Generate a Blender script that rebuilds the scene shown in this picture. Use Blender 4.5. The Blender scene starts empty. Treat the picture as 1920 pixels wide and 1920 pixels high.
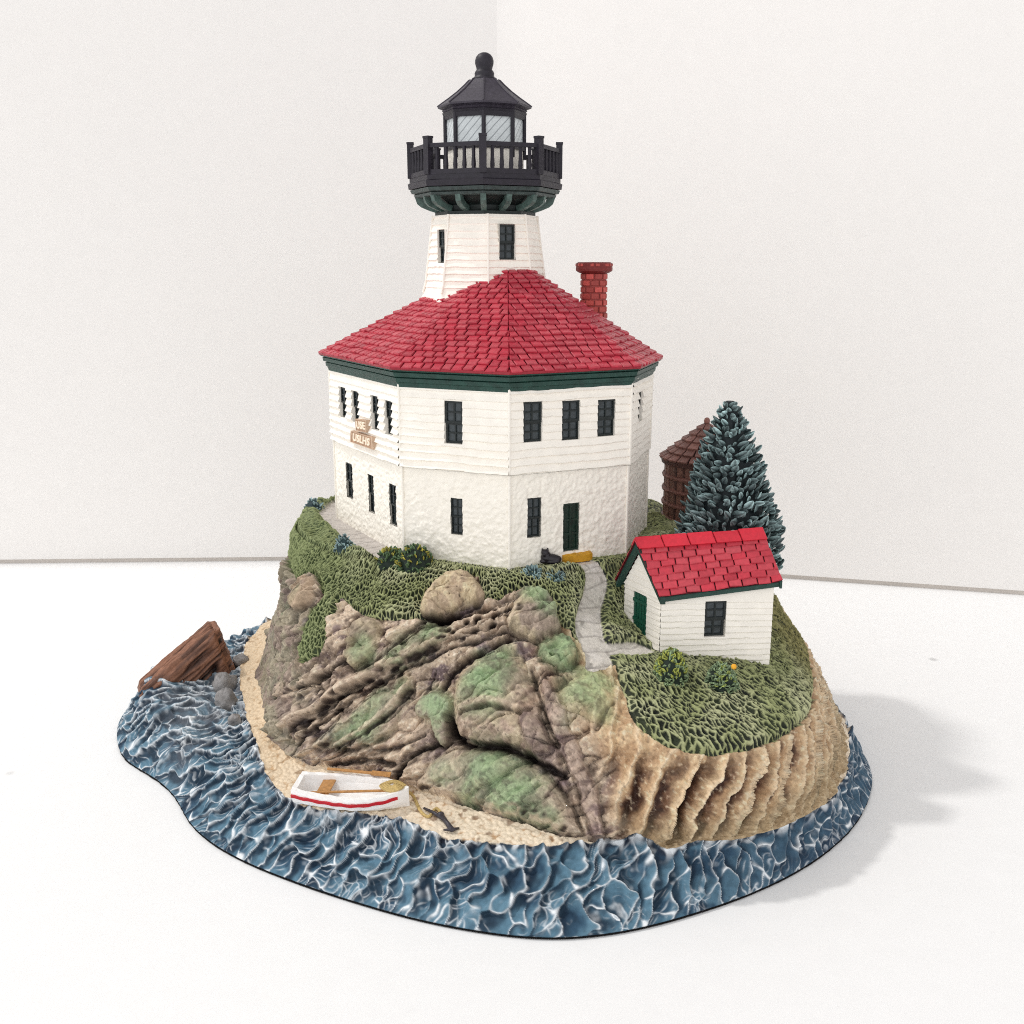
import bpy, math, random
import numpy as np
from mathutils import Vector, Matrix

random.seed(7)
RS = np.random.RandomState(11)
scene = bpy.context.scene
COL = scene.collection
scene.unit_settings.system = 'METRIC'
scene.unit_settings.scale_length = 0.01          # one unit is one centimetre

# ------------------------------------------------------------------ camera model
FPX, PIT, CH, CD = 1900.0, math.radians(13.85), 11.0, 20.0
_c, _s = math.cos(PIT), math.sin(PIT)

def ray(px, py):
    dx, dy = (px - 960) / FPX, (py - 960) / FPX
    return np.array([dx, _c - dy * _s, -(_s + dy * _c)])

CAM = np.array([0.0, -CD, CH])

def U(px, py, z):
    d = ray(px, py)
    return CAM + d * ((z - CH) / d[2])

def UY(px, py, y):
    d = ray(px, py)
    return CAM + d * ((y + CD) / d[1])

def UP(px, py, p0, n):
    d = ray(px, py)
    return CAM + d * (np.dot(np.asarray(p0) - CAM, n) / np.dot(d, n))

def PR(P):
    P = np.asarray(P, float)
    x, y, z = P[..., 0], P[..., 1] + CD, P[..., 2] - CH
    zc = y * _c - z * _s
    yc = -(y * _s + z * _c)
    return 960 + FPX * x / zc, 960 + FPX * yc / zc, zc

# ------------------------------------------------------------------ colours
def lin(r, g=None, b=None):
    if g is None:
        r, g, b = r
    f = lambda c: (c / 255 / 12.92) if c / 255 <= 0.04045 else ((c / 255 + 0.055) / 1.055) ** 2.4
    return np.array([f(r), f(g), f(b)])

# ------------------------------------------------------------------ noise (numpy)
def _h(ix, iy, iz, seed):
    h = (ix.astype(np.uint32) * np.uint32(374761393) + iy.astype(np.uint32) * np.uint32(668265263)
         + iz.astype(np.uint32) * np.uint32(2147483647) + np.uint32(seed * 974711 & 0xffffffff))
    h = (h ^ (h >> np.uint32(13))) * np.uint32(1274126177)
    h = (h ^ (h >> np.uint32(15))) * np.uint32(2246822519)
    return h ^ (h >> np.uint32(16))

def perlin(P, seed=0):
    P = np.asarray(P, np.float32)
    I = np.floor(P)
    F = P - I
    I = I.astype(np.int64)
    W = F * F * F * (F * (F * 6 - 15) + 10)
    out = np.zeros(len(P), np.float32)
    for dx in (0, 1):
        wx = W[:, 0] if dx else 1 - W[:, 0]
        for dy in (0, 1):
            wy = W[:, 1] if dy else 1 - W[:, 1]
            for dz in (0, 1):
                wz = W[:, 2] if dz else 1 - W[:, 2]
                h = _h(I[:, 0] + dx, I[:, 1] + dy, I[:, 2] + dz, seed)
                gx = (h & np.uint32(1023)).astype(np.float32) / 511.5 - 1
                gy = ((h >> np.uint32(10)) & np.uint32(1023)).astype(np.float32) / 511.5 - 1
                gz = ((h >> np.uint32(20)) & np.uint32(1023)).astype(np.float32) / 511.5 - 1
                out += wx * wy * wz * (gx * (F[:, 0] - dx) + gy * (F[:, 1] - dy) + gz * (F[:, 2] - dz))
    return out * 1.3

def fbm(P, octs=4, seed=0, gain=0.5, ridged=False):
    out = np.zeros(len(P), np.float32)
    a, f = 1.0, 1.0
    for o in range(octs):
        n = perlin(np.asarray(P) * f + 17.3 * o, seed + o)
        out += a * (1 - 2 * np.abs(n) if ridged else n)
        a *= gain
        f *= 2.03
    return out

def worley(P, seed=0, dims=3, jit=0.9, off=False):
    P = np.asarray(P, np.float32)
    I = np.floor(P).astype(np.int64)
    n = len(P)
    f1 = np.full(n, 9.0, np.float32); f2 = f1.copy(); rid = np.zeros(n, np.float32)
    rng = (-1, 0, 1)
    OV = np.zeros((n, 3), np.float32)
    for dx in rng:
        for dy in rng:
            for dz in (rng if dims == 3 else (0,)):
                cx, cy, cz = I[:, 0] + dx, I[:, 1] + dy, I[:, 2] + dz
                h = _h(cx, cy, cz, seed)
                ox = (h & np.uint32(1023)).astype(np.float32) / 1023
                oy = ((h >> np.uint32(10)) & np.uint32(1023)).astype(np.float32) / 1023
                oz = ((h >> np.uint32(20)) & np.uint32(1023)).astype(np.float32) / 1023
                vx, vy, vz = P[:, 0] - (cx + 0.5 + (ox - .5) * jit), P[:, 1] - (cy + 0.5 + (oy - .5) * jit), P[:, 2] - (cz + 0.5 + (oz - .5) * jit)
                d = vx ** 2 + vy ** 2
                if dims == 3:
                    d = d + vz ** 2
                near = d < f1
                f2 = np.where(near, f1, np.minimum(f2, d))
                rid = np.where(near, (h >> np.uint32(5)).astype(np.float32) % 1000 / 1000, rid)
                f1 = np.where(near, d, f1)
                if off:
                    OV = np.where(near[:, None], np.stack([vx, vy, vz], 1), OV)
    if off:
        return np.sqrt(f1), np.sqrt(f2), rid, OV
    return np.sqrt(f1), np.sqrt(f2), rid

def sstep(a, b, x):
    t = np.clip((x - a) / (b - a), 0, 1)
    return t * t * (3 - 2 * t)

def mix(a, b, t):
    t = np.asarray(t)[..., None]
    return a * (1 - t) + b * t

# ------------------------------------------------------------------ mesh helpers
def link(o, parent=None):
    COL.objects.link(o)
    if parent is not None:
        o.parent = parent
        o.matrix_parent_inverse = Matrix.Identity(4)
    return o

def mk(name, V, F, mat, parent=None, smooth=False, col=None, mats=None, midx=None):
    """one mesh object; F is an (n,4)/(n,3) array or a list of tuples; col is a per-vertex linear colour"""
    me = bpy.data.meshes.new(name)
    V = np.asarray(V, np.float32)
    if isinstance(F, np.ndarray):
        n, k = F.shape
        me.vertices.add(len(V)); me.vertices.foreach_set('co', V.ravel())
        me.loops.add(n * k); me.loops.foreach_set('vertex_index', F.astype(np.int32).ravel())
        me.polygons.add(n)
        me.polygons.foreach_set('loop_start', np.arange(0, n * k, k, dtype=np.int32))
        me.update(calc_edges=True)
    else:
        me.from_pydata(V.tolist(), [], [tuple(int(i) for i in f) for f in F])
    for m in (mats or [mat]):
        me.materials.append(m)
    if midx is not None:
        me.polygons.foreach_set('material_index', np.asarray(midx, np.int32))
    if smooth:
        me.polygons.foreach_set('use_smooth', np.ones(len(me.polygons), bool))
    if col is not None:
        a = me.color_attributes.new('paint', 'FLOAT_COLOR', 'POINT')
        c = np.ones((len(V), 4), np.float32); c[:, :3] = col
        a.data.foreach_set('color', c.ravel())
    me.validate()
    me.update()
    return link(bpy.data.objects.new(name, me), parent)

class MB:
    """collects pieces into one mesh"""
    def __init__(self):
        self.v, self.f, self.m, self.c = [], [], [], []
    def add(self, V, F, m=0, c=None):
        b = len(self.v)
        V = [tuple(map(float, p)) for p in V]
        self.v += V
        self.f += [tuple(i + b for i in f) for f in F]
        self.m += [m] * len(F)
        self.c += [tuple(c) if c is not None else (1, 1, 1)] * len(V) if (c is None or np.ndim(c) == 1) else [tuple(x) for x in c]
    def box(self, o, a, b, c, m=0, col=None):
        """box from corner o along the vectors a, b, c"""
        o, a, b, c = map(lambda q: np.asarray(q, float), (o, a, b, c))
        if np.dot(np.cross(a, b), c) < 0:
            a, b = b, a
        V = [o, o + a, o + a + b, o + b, o + c, o + a + c, o + a + b + c, o + b + c]
        self.add(V, [(0, 3, 2, 1), (4, 5, 6, 7), (0, 1, 5, 4), (1, 2, 6, 5), (2, 3, 7, 6), (3, 0, 4, 7)], m, col)
    def bar(self, p, q, w, d, up=(0, 0, 1), m=0, col=None):
        """rectangular bar from p to q, w wide, d along `up`-ish"""
        p, q = np.asarray(p, float), np.asarray(q, float)
        t = q - p; t = t / np.linalg.norm(t)
        s = np.cross(t, up); s = s / np.linalg.norm(s)
        u = np.cross(s, t)
        self.box(p - s * w / 2 - u * d / 2, q - p, s * w, u * d, m, col)
    def tube(self, pts, r, n=8, m=0, col=None, cap=True):
        pts = np.asarray(pts, float); r = np.broadcast_to(r, len(pts))
        V = []
        for i, p in enumerate(pts):
            t = pts[min(i + 1, len(pts) - 1)] - pts[max(i - 1, 0)]
            t = t / np.linalg.norm(t)
            s = np.cross(t, (0.13, 0.31, 0.94)); s /= np.linalg.norm(s)
            u = np.cross(s, t)
            for k in range(n):
                a = 2 * math.pi * k / n
                V.append(p + r[i] * (math.cos(a) * s + math.sin(a) * u))
        F = []
        for i in range(len(pts) - 1):
            for k in range(n):
                F.append((i * n + k, i * n + (k + 1) % n, (i + 1) * n + (k + 1) % n, (i + 1) * n + k))
        if cap:
            F.append(tuple(range(n))[::-1]); F.append(tuple((len(pts) - 1) * n + k for k in range(n)))
        self.add(V, F, m, col)
    def rings(self, R, m=0, col=None, cap0=False, cap1=False):
        """loft closed rings (list of equal-length point lists)"""
        n = len(R[0]); V = [p for r in R for p in r]; F = []
        for i in range(len(R) - 1):
            for k in range(n):
                F.append((i * n + k, i * n + (k + 1) % n, (i + 1) * n + (k + 1) % n, (i + 1) * n + k))
        if cap0: F.append(tuple(range(n))[::-1])
        if cap1: F.append(tuple((len(R) - 1) * n + k for k in range(n)))
        self.add(V, F, m, col)
    def build(self, name, mats, parent=None, smooth=False, usecol=False):
        mats = mats if isinstance(mats, list) else [mats]
        return mk(name, np.array(self.v), self.f, None, parent, smooth, np.array(self.c) if usecol else None, mats, self.m)

def ngon(c, r, z, n, th0):
    """ring of an n-gon; th0 is the angle of one vertex measured from the direction of the camera"""
    return [np.array([c[0] + r * math.sin(th0 + 2 * math.pi * k / n), c[1] - r * math.cos(th0 + 2 * math.pi * k / n), z]) for k in range(n)]

# ------------------------------------------------------------------ materials
def mat_base(name, rough=0.6, spec=0.35):
    m = bpy.data.materials.new(name); m.use_nodes = True
    nt = m.node_tree; b = nt.nodes['Principled BSDF']
    b.inputs['Roughness'].default_value = rough
    b.inputs['Specular IOR Level'].default_value = spec
    return m, nt, b

def tint(nt, src, scale, lo, hi, detail=4.0):
    """multiply a colour socket with a grey noise between lo and hi (object space)"""
    tc = nt.nodes.new('ShaderNodeTexCoord'); no = nt.nodes.new('ShaderNodeTexNoise')
    no.inputs['Scale'].default_value = scale; no.inputs['Detail'].default_value = detail
    nt.links.new(tc.outputs['Object'], no.inputs['Vector'])
    mr = nt.nodes.new('ShaderNodeMapRange')
    mr.inputs['From Min'].default_value = 0.3; mr.inputs['From Max'].default_value = 0.7
    mr.inputs['To Min'].default_value = lo; mr.inputs['To Max'].default_value = hi
    nt.links.new(no.outputs['Fac'], mr.inputs['Value'])
    mx = nt.nodes.new('ShaderNodeMix'); mx.data_type = 'RGBA'; mx.blend_type = 'MULTIPLY'
    mx.inputs[0].default_value = 1.0
    nt.links.new(src, mx.inputs[6]); nt.links.new(mr.outputs[0], mx.inputs[7])
    return mx.outputs[2], no, tc

def bump(nt, b, scale, dist, strength=0.6, detail=5.0, rough=0.6):
    tc = nt.nodes.new('ShaderNodeTexCoord'); no = nt.nodes.new('ShaderNodeTexNoise')
    no.inputs['Scale'].default_value = scale; no.inputs['Detail'].default_value = detail; no.inputs['Roughness'].default_value = rough
    nt.links.new(tc.outputs['Object'], no.inputs['Vector'])
    bp = nt.nodes.new('ShaderNodeBump'); bp.inputs['Strength'].default_value = strength; bp.inputs['Distance'].default_value = dist
    nt.links.new(no.outputs['Fac'], bp.inputs['Height']); nt.links.new(bp.outputs[0], b.inputs['Normal'])

def painted(name, rough=0.65, spec=0.3, lo=0.85, hi=1.1, scale=14, bscale=25, bdist=0.02, bstr=0.5):
    """hand-painted resin: the paint comes from the mesh's own 'paint' colours"""
    m, nt, b = mat_base(name, rough, spec)
    at = nt.nodes.new('ShaderNodeAttribute'); at.attribute_name = 'paint'
    out, _, _ = tint(nt, at.outputs['Color'], scale, lo, hi)
    nt.links.new(out, b.inputs['Base Color'])
    bump(nt, b, bscale, bdist, bstr)
    return m

def plain(name, rgb, rough=0.6, spec=0.35, lo=0.85, hi=1.1, scale=8, bscale=18, bdist=0.015, bstr=0.4):
    m, nt, b = mat_base(name, rough, spec)
    c = nt.nodes.new('ShaderNodeRGB'); c.outputs[0].default_value = (*lin(rgb), 1)
    out, _, _ = tint(nt, c.outputs[0], scale, lo, hi)
    nt.links.new(out, b.inputs['Base Color'])
    if bstr:
        bump(nt, b, bscale, bdist, bstr)
    return m

M = {}
M['terrain'] = painted('painted resin ground', 0.62, 0.35, 0.84, 1.12, 16, 28, 0.03, 0.55)
M['sea'] = painted('painted resin sea', 0.72, 0.18, 0.8, 1.15, 9, 30, 0.02, 0.4)
M['cream'] = plain('cream paint', (252, 246, 235), 0.6, 0.3, 0.94, 1.0, 5, 22, 0.012, 0.35)
M['siding'] = plain('cream siding paint', (252, 246, 236), 0.55, 0.35, 0.93, 1.0, 4, 20, 0.012, 0.3)
M['green'] = plain('dark green paint', (30, 64, 56), 0.45, 0.4, 0.7, 1.25, 6)
M['winframe'] = plain('black green window paint', (22, 30, 30), 0.45, 0.4, 0.8, 1.2, 12)
M['pane'] = plain('dark window pane', (52, 60, 64), 0.35, 0.5, 0.6, 1.3, 14, 14, 0.02, 0.4)
M['tile'] = painted('red roof tile paint', 0.42, 0.4, 0.86, 1.08, 14, 26, 0.012, 0.4)
M['black'] = plain('black paint', (31, 27, 37), 0.5, 0.4, 0.75, 1.3, 9, 26, 0.01, 0.4)
M['blackroof'] = plain('rubbed black roof paint', (58, 53, 63), 0.5, 0.4, 0.75, 1.25, 14, 30, 0.012, 0.5)
M['moulding'] = plain('green gallery moulding paint', (52, 66, 64), .5, .4, .6, 1.3, 9)
M['bracket'] = plain('dark green gallery paint', (24, 34, 33), 0.5, 0.4, 0.6, 1.35, 9)
M['felt'] = plain('black felt', (28, 27, 28), 0.95, 0.1, 0.6, 1.3, 40, 60, 0.04, 0.9)
M['brick'] = painted('chimney brick paint', 0.55, 0.3, 0.82, 1.12, 16, 30, 0.02, 0.5)
M['wood'] = painted('brown wood paint', 0.55, 0.35, 0.8, 1.15, 12, 30, 0.02, 0.5)
M['leaf'] = painted('painted foliage', 0.6, 0.3, 0.75, 1.2, 12, 30, 0.02, 0.4)
M['boat'] = plain('white boat paint', (252, 250, 248), 0.4, 0.4, 0.93, 1.0, 10, 25, 0.012, 0.4)
M['red'] = plain('red stripe paint', (190, 22, 38), 0.4, 0.4, 0.85, 1.1, 10)
M['tan'] = plain('tan wood paint', (188, 138, 84), 0.55, 0.3, 0.75, 1.15, 14)
M['rope'] = plain('rope paint', (205, 178, 118), 0.7, 0.2, 0.75, 1.15, 20, 40, 0.03, 0.7)
M['ochre'] = plain('ochre doorstep paint', (206, 152, 42), 0.5, 0.3, 0.8, 1.15, 14)
M['iron'] = plain('dark iron paint', (62, 58, 64), 0.45, 0.4, 0.6, 1.4, 16)
M['cat'] = plain('black cat paint', (26, 20, 28), 0.35, 0.5, 0.8, 1.3, 12)
M['sign'] = plain('tan sign paint', (192, 160, 134), 0.6, 0.3, 0.85, 1.1, 12)
M['signdark'] = plain('brown sign edge paint', (200, 172, 148), 0.6, 0.3, 0.85, 1.1, 12)
M['stone'] = plain('grey stone paint', (150, 147, 146), 0.65, 0.3, 0.55, 1.15, 6, 16, 0.05, 0.7)

def glass_mat():
    """milky lantern pane with engraved slanting lines"""
    m, nt, b = mat_base('lantern pane', 0.35, 0.5)
    tc = nt.nodes.new('ShaderNodeTexCoord'); mp = nt.nodes.new('ShaderNodeMapping')
    mp.inputs['Scale'].default_value = (-1, 1, 1)
    nt.links.new(tc.outputs['UV'], mp.inputs['Vector'])
    wv = nt.nodes.new('ShaderNodeTexWave'); wv.wave_type = 'BANDS'; wv.bands_direction = 'DIAGONAL'
    wv.inputs['Scale'].default_value = 2.3; wv.inputs['Distortion'].default_value = 0.6; wv.inputs['Detail'].default_value = 1
    nt.links.new(mp.outputs[0], wv.inputs['Vector'])
    cr = nt.nodes.new('ShaderNodeValToRGB')
    e = cr.color_ramp.elements
    e[0].position = 0.01; e[0].color = (*lin(150, 156, 160), 1)
    e[1].position = 0.12; e[1].color = (*lin(214, 220, 222), 1)
    nt.links.new(wv.outputs['Fac'], cr.inputs[0])
    out, _, _ = tint(nt, cr.outputs[0], 3.0, 0.86, 1.06)
    nt.links.new(out, b.inputs['Base Color'])
    return m
M['glass'] = glass_mat()

def surf(name, rgb, rough, scale, lo, hi, bscale, bdist, bstr, specks=None):
    m, nt, b = mat_base(name, rough, 0.25)
    c = nt.nodes.new('ShaderNodeRGB'); c.outputs[0].default_value = (*lin(rgb), 1)
    out, no, tc = tint(nt, c.outputs[0], scale, lo, hi)
    out2, _, _ = tint(nt, out, 2.2, 0.988, 1.008)
    if specks:
        vo = nt.nodes.new('ShaderNodeTexVoronoi'); vo.inputs['Scale'].default_value = specks
        nt.links.new(tc.outputs['Object'], vo.inputs['Vector'])
        mr = nt.nodes.new('ShaderNodeMapRange')
        mr.inputs['From Min'].default_value = 0.012; mr.inputs['From Max'].default_value = 0.03
        mr.inputs['To Min'].default_value = 0.55; mr.inputs['To Max'].default_value = 1.0
        nt.links.new(vo.outputs['Distance'], mr.inputs['Value'])
        mx = nt.nodes.new('ShaderNodeMix'); mx.data_type = 'RGBA'; mx.blend_type = 'MULTIPLY'; mx.inputs[0].default_value = 1
        nt.links.new(out2, mx.inputs[6]); nt.links.new(mr.outputs[0], mx.inputs[7])
        out2 = mx.outputs[2]
    nt.links.new(out2, b.inputs['Base Color'])
    bump(nt, b, bscale, bdist, bstr)
    return m

# ------------------------------------------------------------------ setting: table and two wall boards
TABLE = surf('white table top', (246, 246, 246), 0.55, 0.06, 0.985, 1.01, 6, 0.01, 0.12, 0.16)
WALL = surf('white wall board', (238, 235, 232), 0.75, 0.05, 0.985, 1.01, 5, 0.01, 0.12)
GAP = plain('grey seam', (206, 199, 192), 0.9, 0.1, 0.95, 1.05, 1, bstr=0)

def grid_plane(name, x0, x1, y0, y1, z, mat, n=2):
    V = [(x0, y0, z), (x1, y0, z), (x1, y1, z), (x0, y1, z)]
    o = mk(name, V, [(0, 1, 2, 3)], mat); o['kind'] = 'structure'; return o

grid_plane('table', -140, 140, -70, 60, 0.0, TABLE)
CORN = U(935, 1048, 0.0)
LEFT = U(0, 1057.5, 0.0)
RIGHT = U(1920, 1117, 0.0)

def wall_board(name, a, b, L, flip):
    d = (b - a); d[2] = 0; d /= np.linalg.norm(d)
    n = np.array([-d[1], d[0], 0]) * flip                # points away from the camera
    m = MB()
    m.box(a + np.array([0, 0, 0.17]), d * L, n * 2.0, (0, 0, 25))
    o = m.build(name, WALL); o['kind'] = 'structure'
    g = MB()
    g.box(a + n * 0.10 + np.array([0, 0, -0.2]), d * L, n * 1.2, (0, 0, 0.36))
    s = g.build('wall_base_seam', GAP); s['kind'] = 'structure'
    return o
wall_board('back_wall', CORN.copy(), LEFT.copy(), 120, -1)
wall_board('side_wall', CORN.copy(), RIGHT.copy(), 90, 1)

# ------------------------------------------------------------------ the figurine: one cast piece
root = bpy.data.objects.new('lighthouse_figurine', None)
COL.objects.link(root)
root.empty_display_size = 1
root['label'] = 'painted lighthouse figurine on a rocky island base with blue sea, on the white table'
root['category'] = 'figurine'

HC = np.array([-0.6, 4.0])        # centre of the house, axis of the island

# ---- ring table: angle -> (r, z) for plateau edge, shoulder, grass edge, mid cliff, foot, sea inner, sea mid, rim
TAB = [
 (-176, 4.55,4.76, 4.70,4.3, 4.85,3.85, 5.2,2.5, 5.7,1.2, 6.4,1.12, 8.5,1.22, 9.2),
 (-160, 4.30,4.76, 4.50,4.3, 4.70,3.95, 5.1,2.5, 5.5,1.15, 6.1,1.05, 8.0,1.0, 8.8),
 (-152, 4.15,4.76, 4.50,4.25,4.85,3.85, 5.3,2.45,5.7,1.15, 6.2,1.0, 7.5,.82, 8.15),
 (-144, 4.0,4.76, 4.5,4.22, 4.95,3.75, 5.5,2.4, 5.9,1.15, 6.3,1.0, 7.3,.7, 7.97),
 (-135, 3.85,4.76, 4.5,4.22, 5.15,3.65, 5.7,2.4, 6.15,1.12, 6.7,1.0, 7.5,.66, 8.24),
 (-128, 3.7,4.74, 4.5,4.2, 5.3,3.55, 5.9,2.4, 6.4,1.1, 7.0,.98, 7.7,.65, 8.31),
 (-114, 3.5,4.72, 4.3,4.36, 5.0,4.0, 5.6,2.7, 6.1,1.12, 7.45,.98, 7.95,.62, 8.38),
 (-104, 3.5,4.70, 4.2,4.42, 4.85,4.05, 5.6,2.7, 6.3,1.1, 7.35,.98, 8.0,.6, 8.58),
 (-92, 3.7,4.70, 4.2,4.47, 4.6,4.25, 5.8,2.8, 6.8,1.1, 7.9,.98, 8.45,.6, 9.02),
 (-82, 3.85,4.70, 4.3,4.47, 4.8,4.25, 6.4,2.8, 7.8,1.08, 8.1,.98, 8.8,.6, 9.42),
 (-74, 3.85,4.72, 4.5,4.4, 5.6,3.8, 7.1,2.6, 8.2,1.05, 8.3,.98, 8.9,.6, 9.46),
 (-66, 3.8,4.72, 4.8,4.1, 6.6,3.15, 8.15,2.55, 8.7,1.0, 8.8,.92, 9.1,.6, 9.4),
 (-58, 3.85,4.74, 4.7,3.75, 6.6,3.1, 8.7,2.45, 8.95,1.0, 9.0,.88, 9.2,.55, 9.42),
 (-48, 4.0,4.72, 4.7,3.5, 7.0,3.05, 8.65,2.45, 8.95,1.0, 9.02,.85, 9.25,.5, 9.45),
 (-38, 4.2,4.72, 4.9,3.45, 7.0,3.05, 8.3,2.45, 8.8,1.0, 8.92,.82, 9.2,.5, 9.46),
 (-24, 4.5,4.85, 5.3,3.9, 6.8,3.2, 7.75,2.4, 8.35,1.1, 8.55,.85, 9.0,.5, 9.35),
 (-12, 4.5,4.85, 5.4,4.0, 6.6,3.6, 7.3,2.6, 8.0,1.1, 8.2,.9, 8.6,.5, 8.85),
 (10, 4.5,4.8, 5.6,4.3, 6.4,3.8, 7.0,2.5, 7.5,1.1, 7.7,.9, 7.9,.5, 8.2),
 (30, 4.6,4.85, 5.4,4.5, 5.9,3.9, 6.3,2.5, 6.6,1.1, 6.8,.9, 7.0,.5, 7.3),
 (60, 4.5,4.9, 4.8,4.5, 5.0,3.9, 5.3,2.5, 5.5,1.1, 5.7,.9, 5.9,.5, 6.2),
 (90, 4.3,4.9, 4.5,4.5, 4.7,3.9, 4.9,2.5, 5.1,1.1, 5.3,.9, 5.5,.5, 5.8),
 (120, 4.4,4.9, 4.7,4.5, 4.9,3.9, 5.2,2.5, 5.5,1.1, 5.8,1., 6.2,.6, 6.5),
 (150, 4.8,4.8, 5.0,4.4, 5.1,3.85, 5.4,2.5, 5.8,1.5, 6.5,1.32, 6.9,1.1, 7.3),
 (168, 4.75,4.8, 4.85,4.3, 4.95,3.85, 5.3,2.5, 5.9,1.35, 6.8,1.2, 7.6,1.1, 8.2),
]
tab = np.array(TAB, float)
NT = 2150
dense = np.linspace(-180, 180, 721)[:-1]
wgt = np.where((dense > -196 + 0) & (dense < 8), 1.0, 0.12)
wgt = np.where(dense > 150, 0.6, wgt)
cum = np.concatenate([[0], np.cumsum(wgt)]); cum /= cum[-1]
TH = np.interp(np.arange(NT) / NT, cum, np.linspace(-180, 180, 721))
def per_interp(vals):
    t3 = np.concatenate([tab[:, 0] - 360, tab[:, 0], tab[:, 0] + 360]); v3 = np.concatenate([vals] * 3)
    d = np.interp(np.arange(-180, 180, 0.5), t3, v3)
    k = np.exp(-0.5 * (np.arange(-24, 25) * 0.5 / 3.2) ** 2); k /= k.sum()
    d = np.convolve(np.concatenate([d[-24:], d, d[:24]]), k, 'valid')
    return np.interp(TH, np.arange(-180, 180.1, 0.5), np.append(d, d[0]))
ringr, ringz = [np.full(NT, 0.02), np.full(NT, 2.6)], [np.full(NT, 4.76), np.full(NT, 4.76)]
for k in range(7):
    ringr.append(per_interp(tab[:, 1 + 2 * k])); ringz.append(per_interp(tab[:, 2 + 2 * k]))
rim = per_interp(tab[:, 15])
ringr += [rim, rim - 0.03]; ringz += [np.full(NT, 0.07), np.full(NT, 0.03)]
SEG = [4, 46, 60, 85, 120, 100, 80, 105, 105, 4]
rows_r, rows_z = [], []
for k, n in enumerate(SEG):
    for i in range(n):
        t = i / n
        rows_r.append(ringr[k] * (1 - t) + ringr[k + 1] * t); rows_z.append(ringz[k] * (1 - t) + ringz[k + 1] * t)
rows_r.append(ringr[-1]); rows_z.append(ringz[-1])
Rr, Rz = np.array(rows_r).T, np.array(rows_z).T            # (NT, NS)
NS = Rr.shape[1]
def smooth_rows(A, sig):
    h = int(sig * 3); k = np.exp(-0.5 * (np.arange(-h, h + 1) / sig) ** 2); k /= k.sum()
    Ap = np.concatenate([np.repeat(A[:, :1], h, 1), A, np.repeat(A[:, -1:], h, 1)], 1)
    out = np.zeros_like(A)
    for i, w in enumerate(k):
        out += w * Ap[:, i:i + A.shape[1]]
    return out
sr, sz = smooth_rows(Rr, 11), smooth_rows(Rz, 11)
keep = np.ones(NS); keep[:60] = 0; keep[-34:] = np.linspace(1, 0, 34)
Rr, Rz = Rr + (sr - Rr) * keep, Rz + (sz - Rz) * keep
ROWS = np.cumsum([0] + SEG)                                 # row index of each ring
thr = np.radians(TH)[:, None]
B = np.stack([HC[0] + Rr * np.cos(thr), HC[1] + Rr * np.sin(thr), Rz], -1)
dth = np.roll(B, -1, 0) - np.roll(B, 1, 0)
ds = np.gradient(B, axis=1)
N = np.cross(ds, dth); N /= np.linalg.norm(N, axis=-1, keepdims=True) + 1e-9
N[:, :60] = (0, 0, 1)
rho = np.concatenate([np.zeros((NT, 1)), np.cumsum(np.linalg.norm(np.diff(B, axis=1), axis=-1), 1)], 1)
CHX, CHY = rho * np.cos(thr), rho * np.sin(thr)             # flat chart of the surface
pu, pv, pz = PR(B)
facing = np.einsum('ijk,ijk->ij', N, CAM - B) > 0
fu, fv, fz = pu[facing], pv[facing], pz[facing]
fch = np.stack([CHX[facing], CHY[facing]], 1); fB = B[facing]
fidx = np.argwhere(facing)

def hit_i(px, py):
    d2 = (fu - px) ** 2 + (fv - py) ** 2
    c = np.nonzero(d2 < 64)[0]
    if len(c) == 0:
        return int(np.argmin(d2))
    m = c[fz[c] < fz[c].min() + 0.7]
    return int(m[np.argmin(d2[m])])
def hit(px, py):
    return fch[hit_i(px, py)]
def ground(px, py):
    return fB[hit_i(px, py)].copy()
def ch(pts):
    return np.array([hit(*p) for p in pts])
def backring(a0, a1, row, off=0.0, n=24):
    out = []
    for a in np.linspace(a0, a1, n):
        a = (a + 180) % 360 - 180
        i = int(np.argmin(np.abs(TH - a)))
        out.append((rho[i, row] + off) * np.array([math.cos(math.radians(a)), math.sin(math.radians(a))]))
    return np.array(out)

CP = np.stack([CHX.ravel(), CHY.ravel()], 1).astype(np.float32)
BP = B.reshape(-1, 3); NP_ = N.reshape(-1, 3)
NV = len(BP)
PHI = np.arctan2(CP[:, 1], CP[:, 0])
RHO = np.hypot(CP[:, 0], CP[:, 1])

def sdf(poly, far=1.2, closed=True):
    """signed distance (negative inside) in the chart; beyond `far` it is just far"""
    poly = np.asarray(poly, np.float32)
    lo, hi = poly.min(0) - far, poly.max(0) + far
    sel = np.nonzero(((CP > lo) & (CP < hi)).all(1))[0]
    P = CP[sel]
    d = np.full(len(P), 1e9, np.float32); ins = np.zeros(len(P), bool)
    n = len(poly)
    for i in range(n if closed else n - 1):
        a, b = poly[i], poly[(i + 1) % n]
        ab = b - a; L = float(ab @ ab) + 1e-9
        t = np.clip(((P - a) @ ab) / L, 0, 1)
        q = P - a - t[:, None] * ab
        d = np.minimum(d, (q * q).sum(1))
        if closed:
            cr = ((a[1] > P[:, 1]) != (b[1] > P[:, 1]))
            xx = (b[0] - a[0]) * (P[:, 1] - a[1]) / ((b[1] - a[1]) if abs(b[1] - a[1]) > 1e-9 else 1e-9) + a[0]
            ins ^= cr & (P[:, 0] < xx)
    d = np.sqrt(d)
    out = np.full(NV, 9.0, np.float32)
    out[sel] = np.where(ins, -d, d)
    return out

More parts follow.
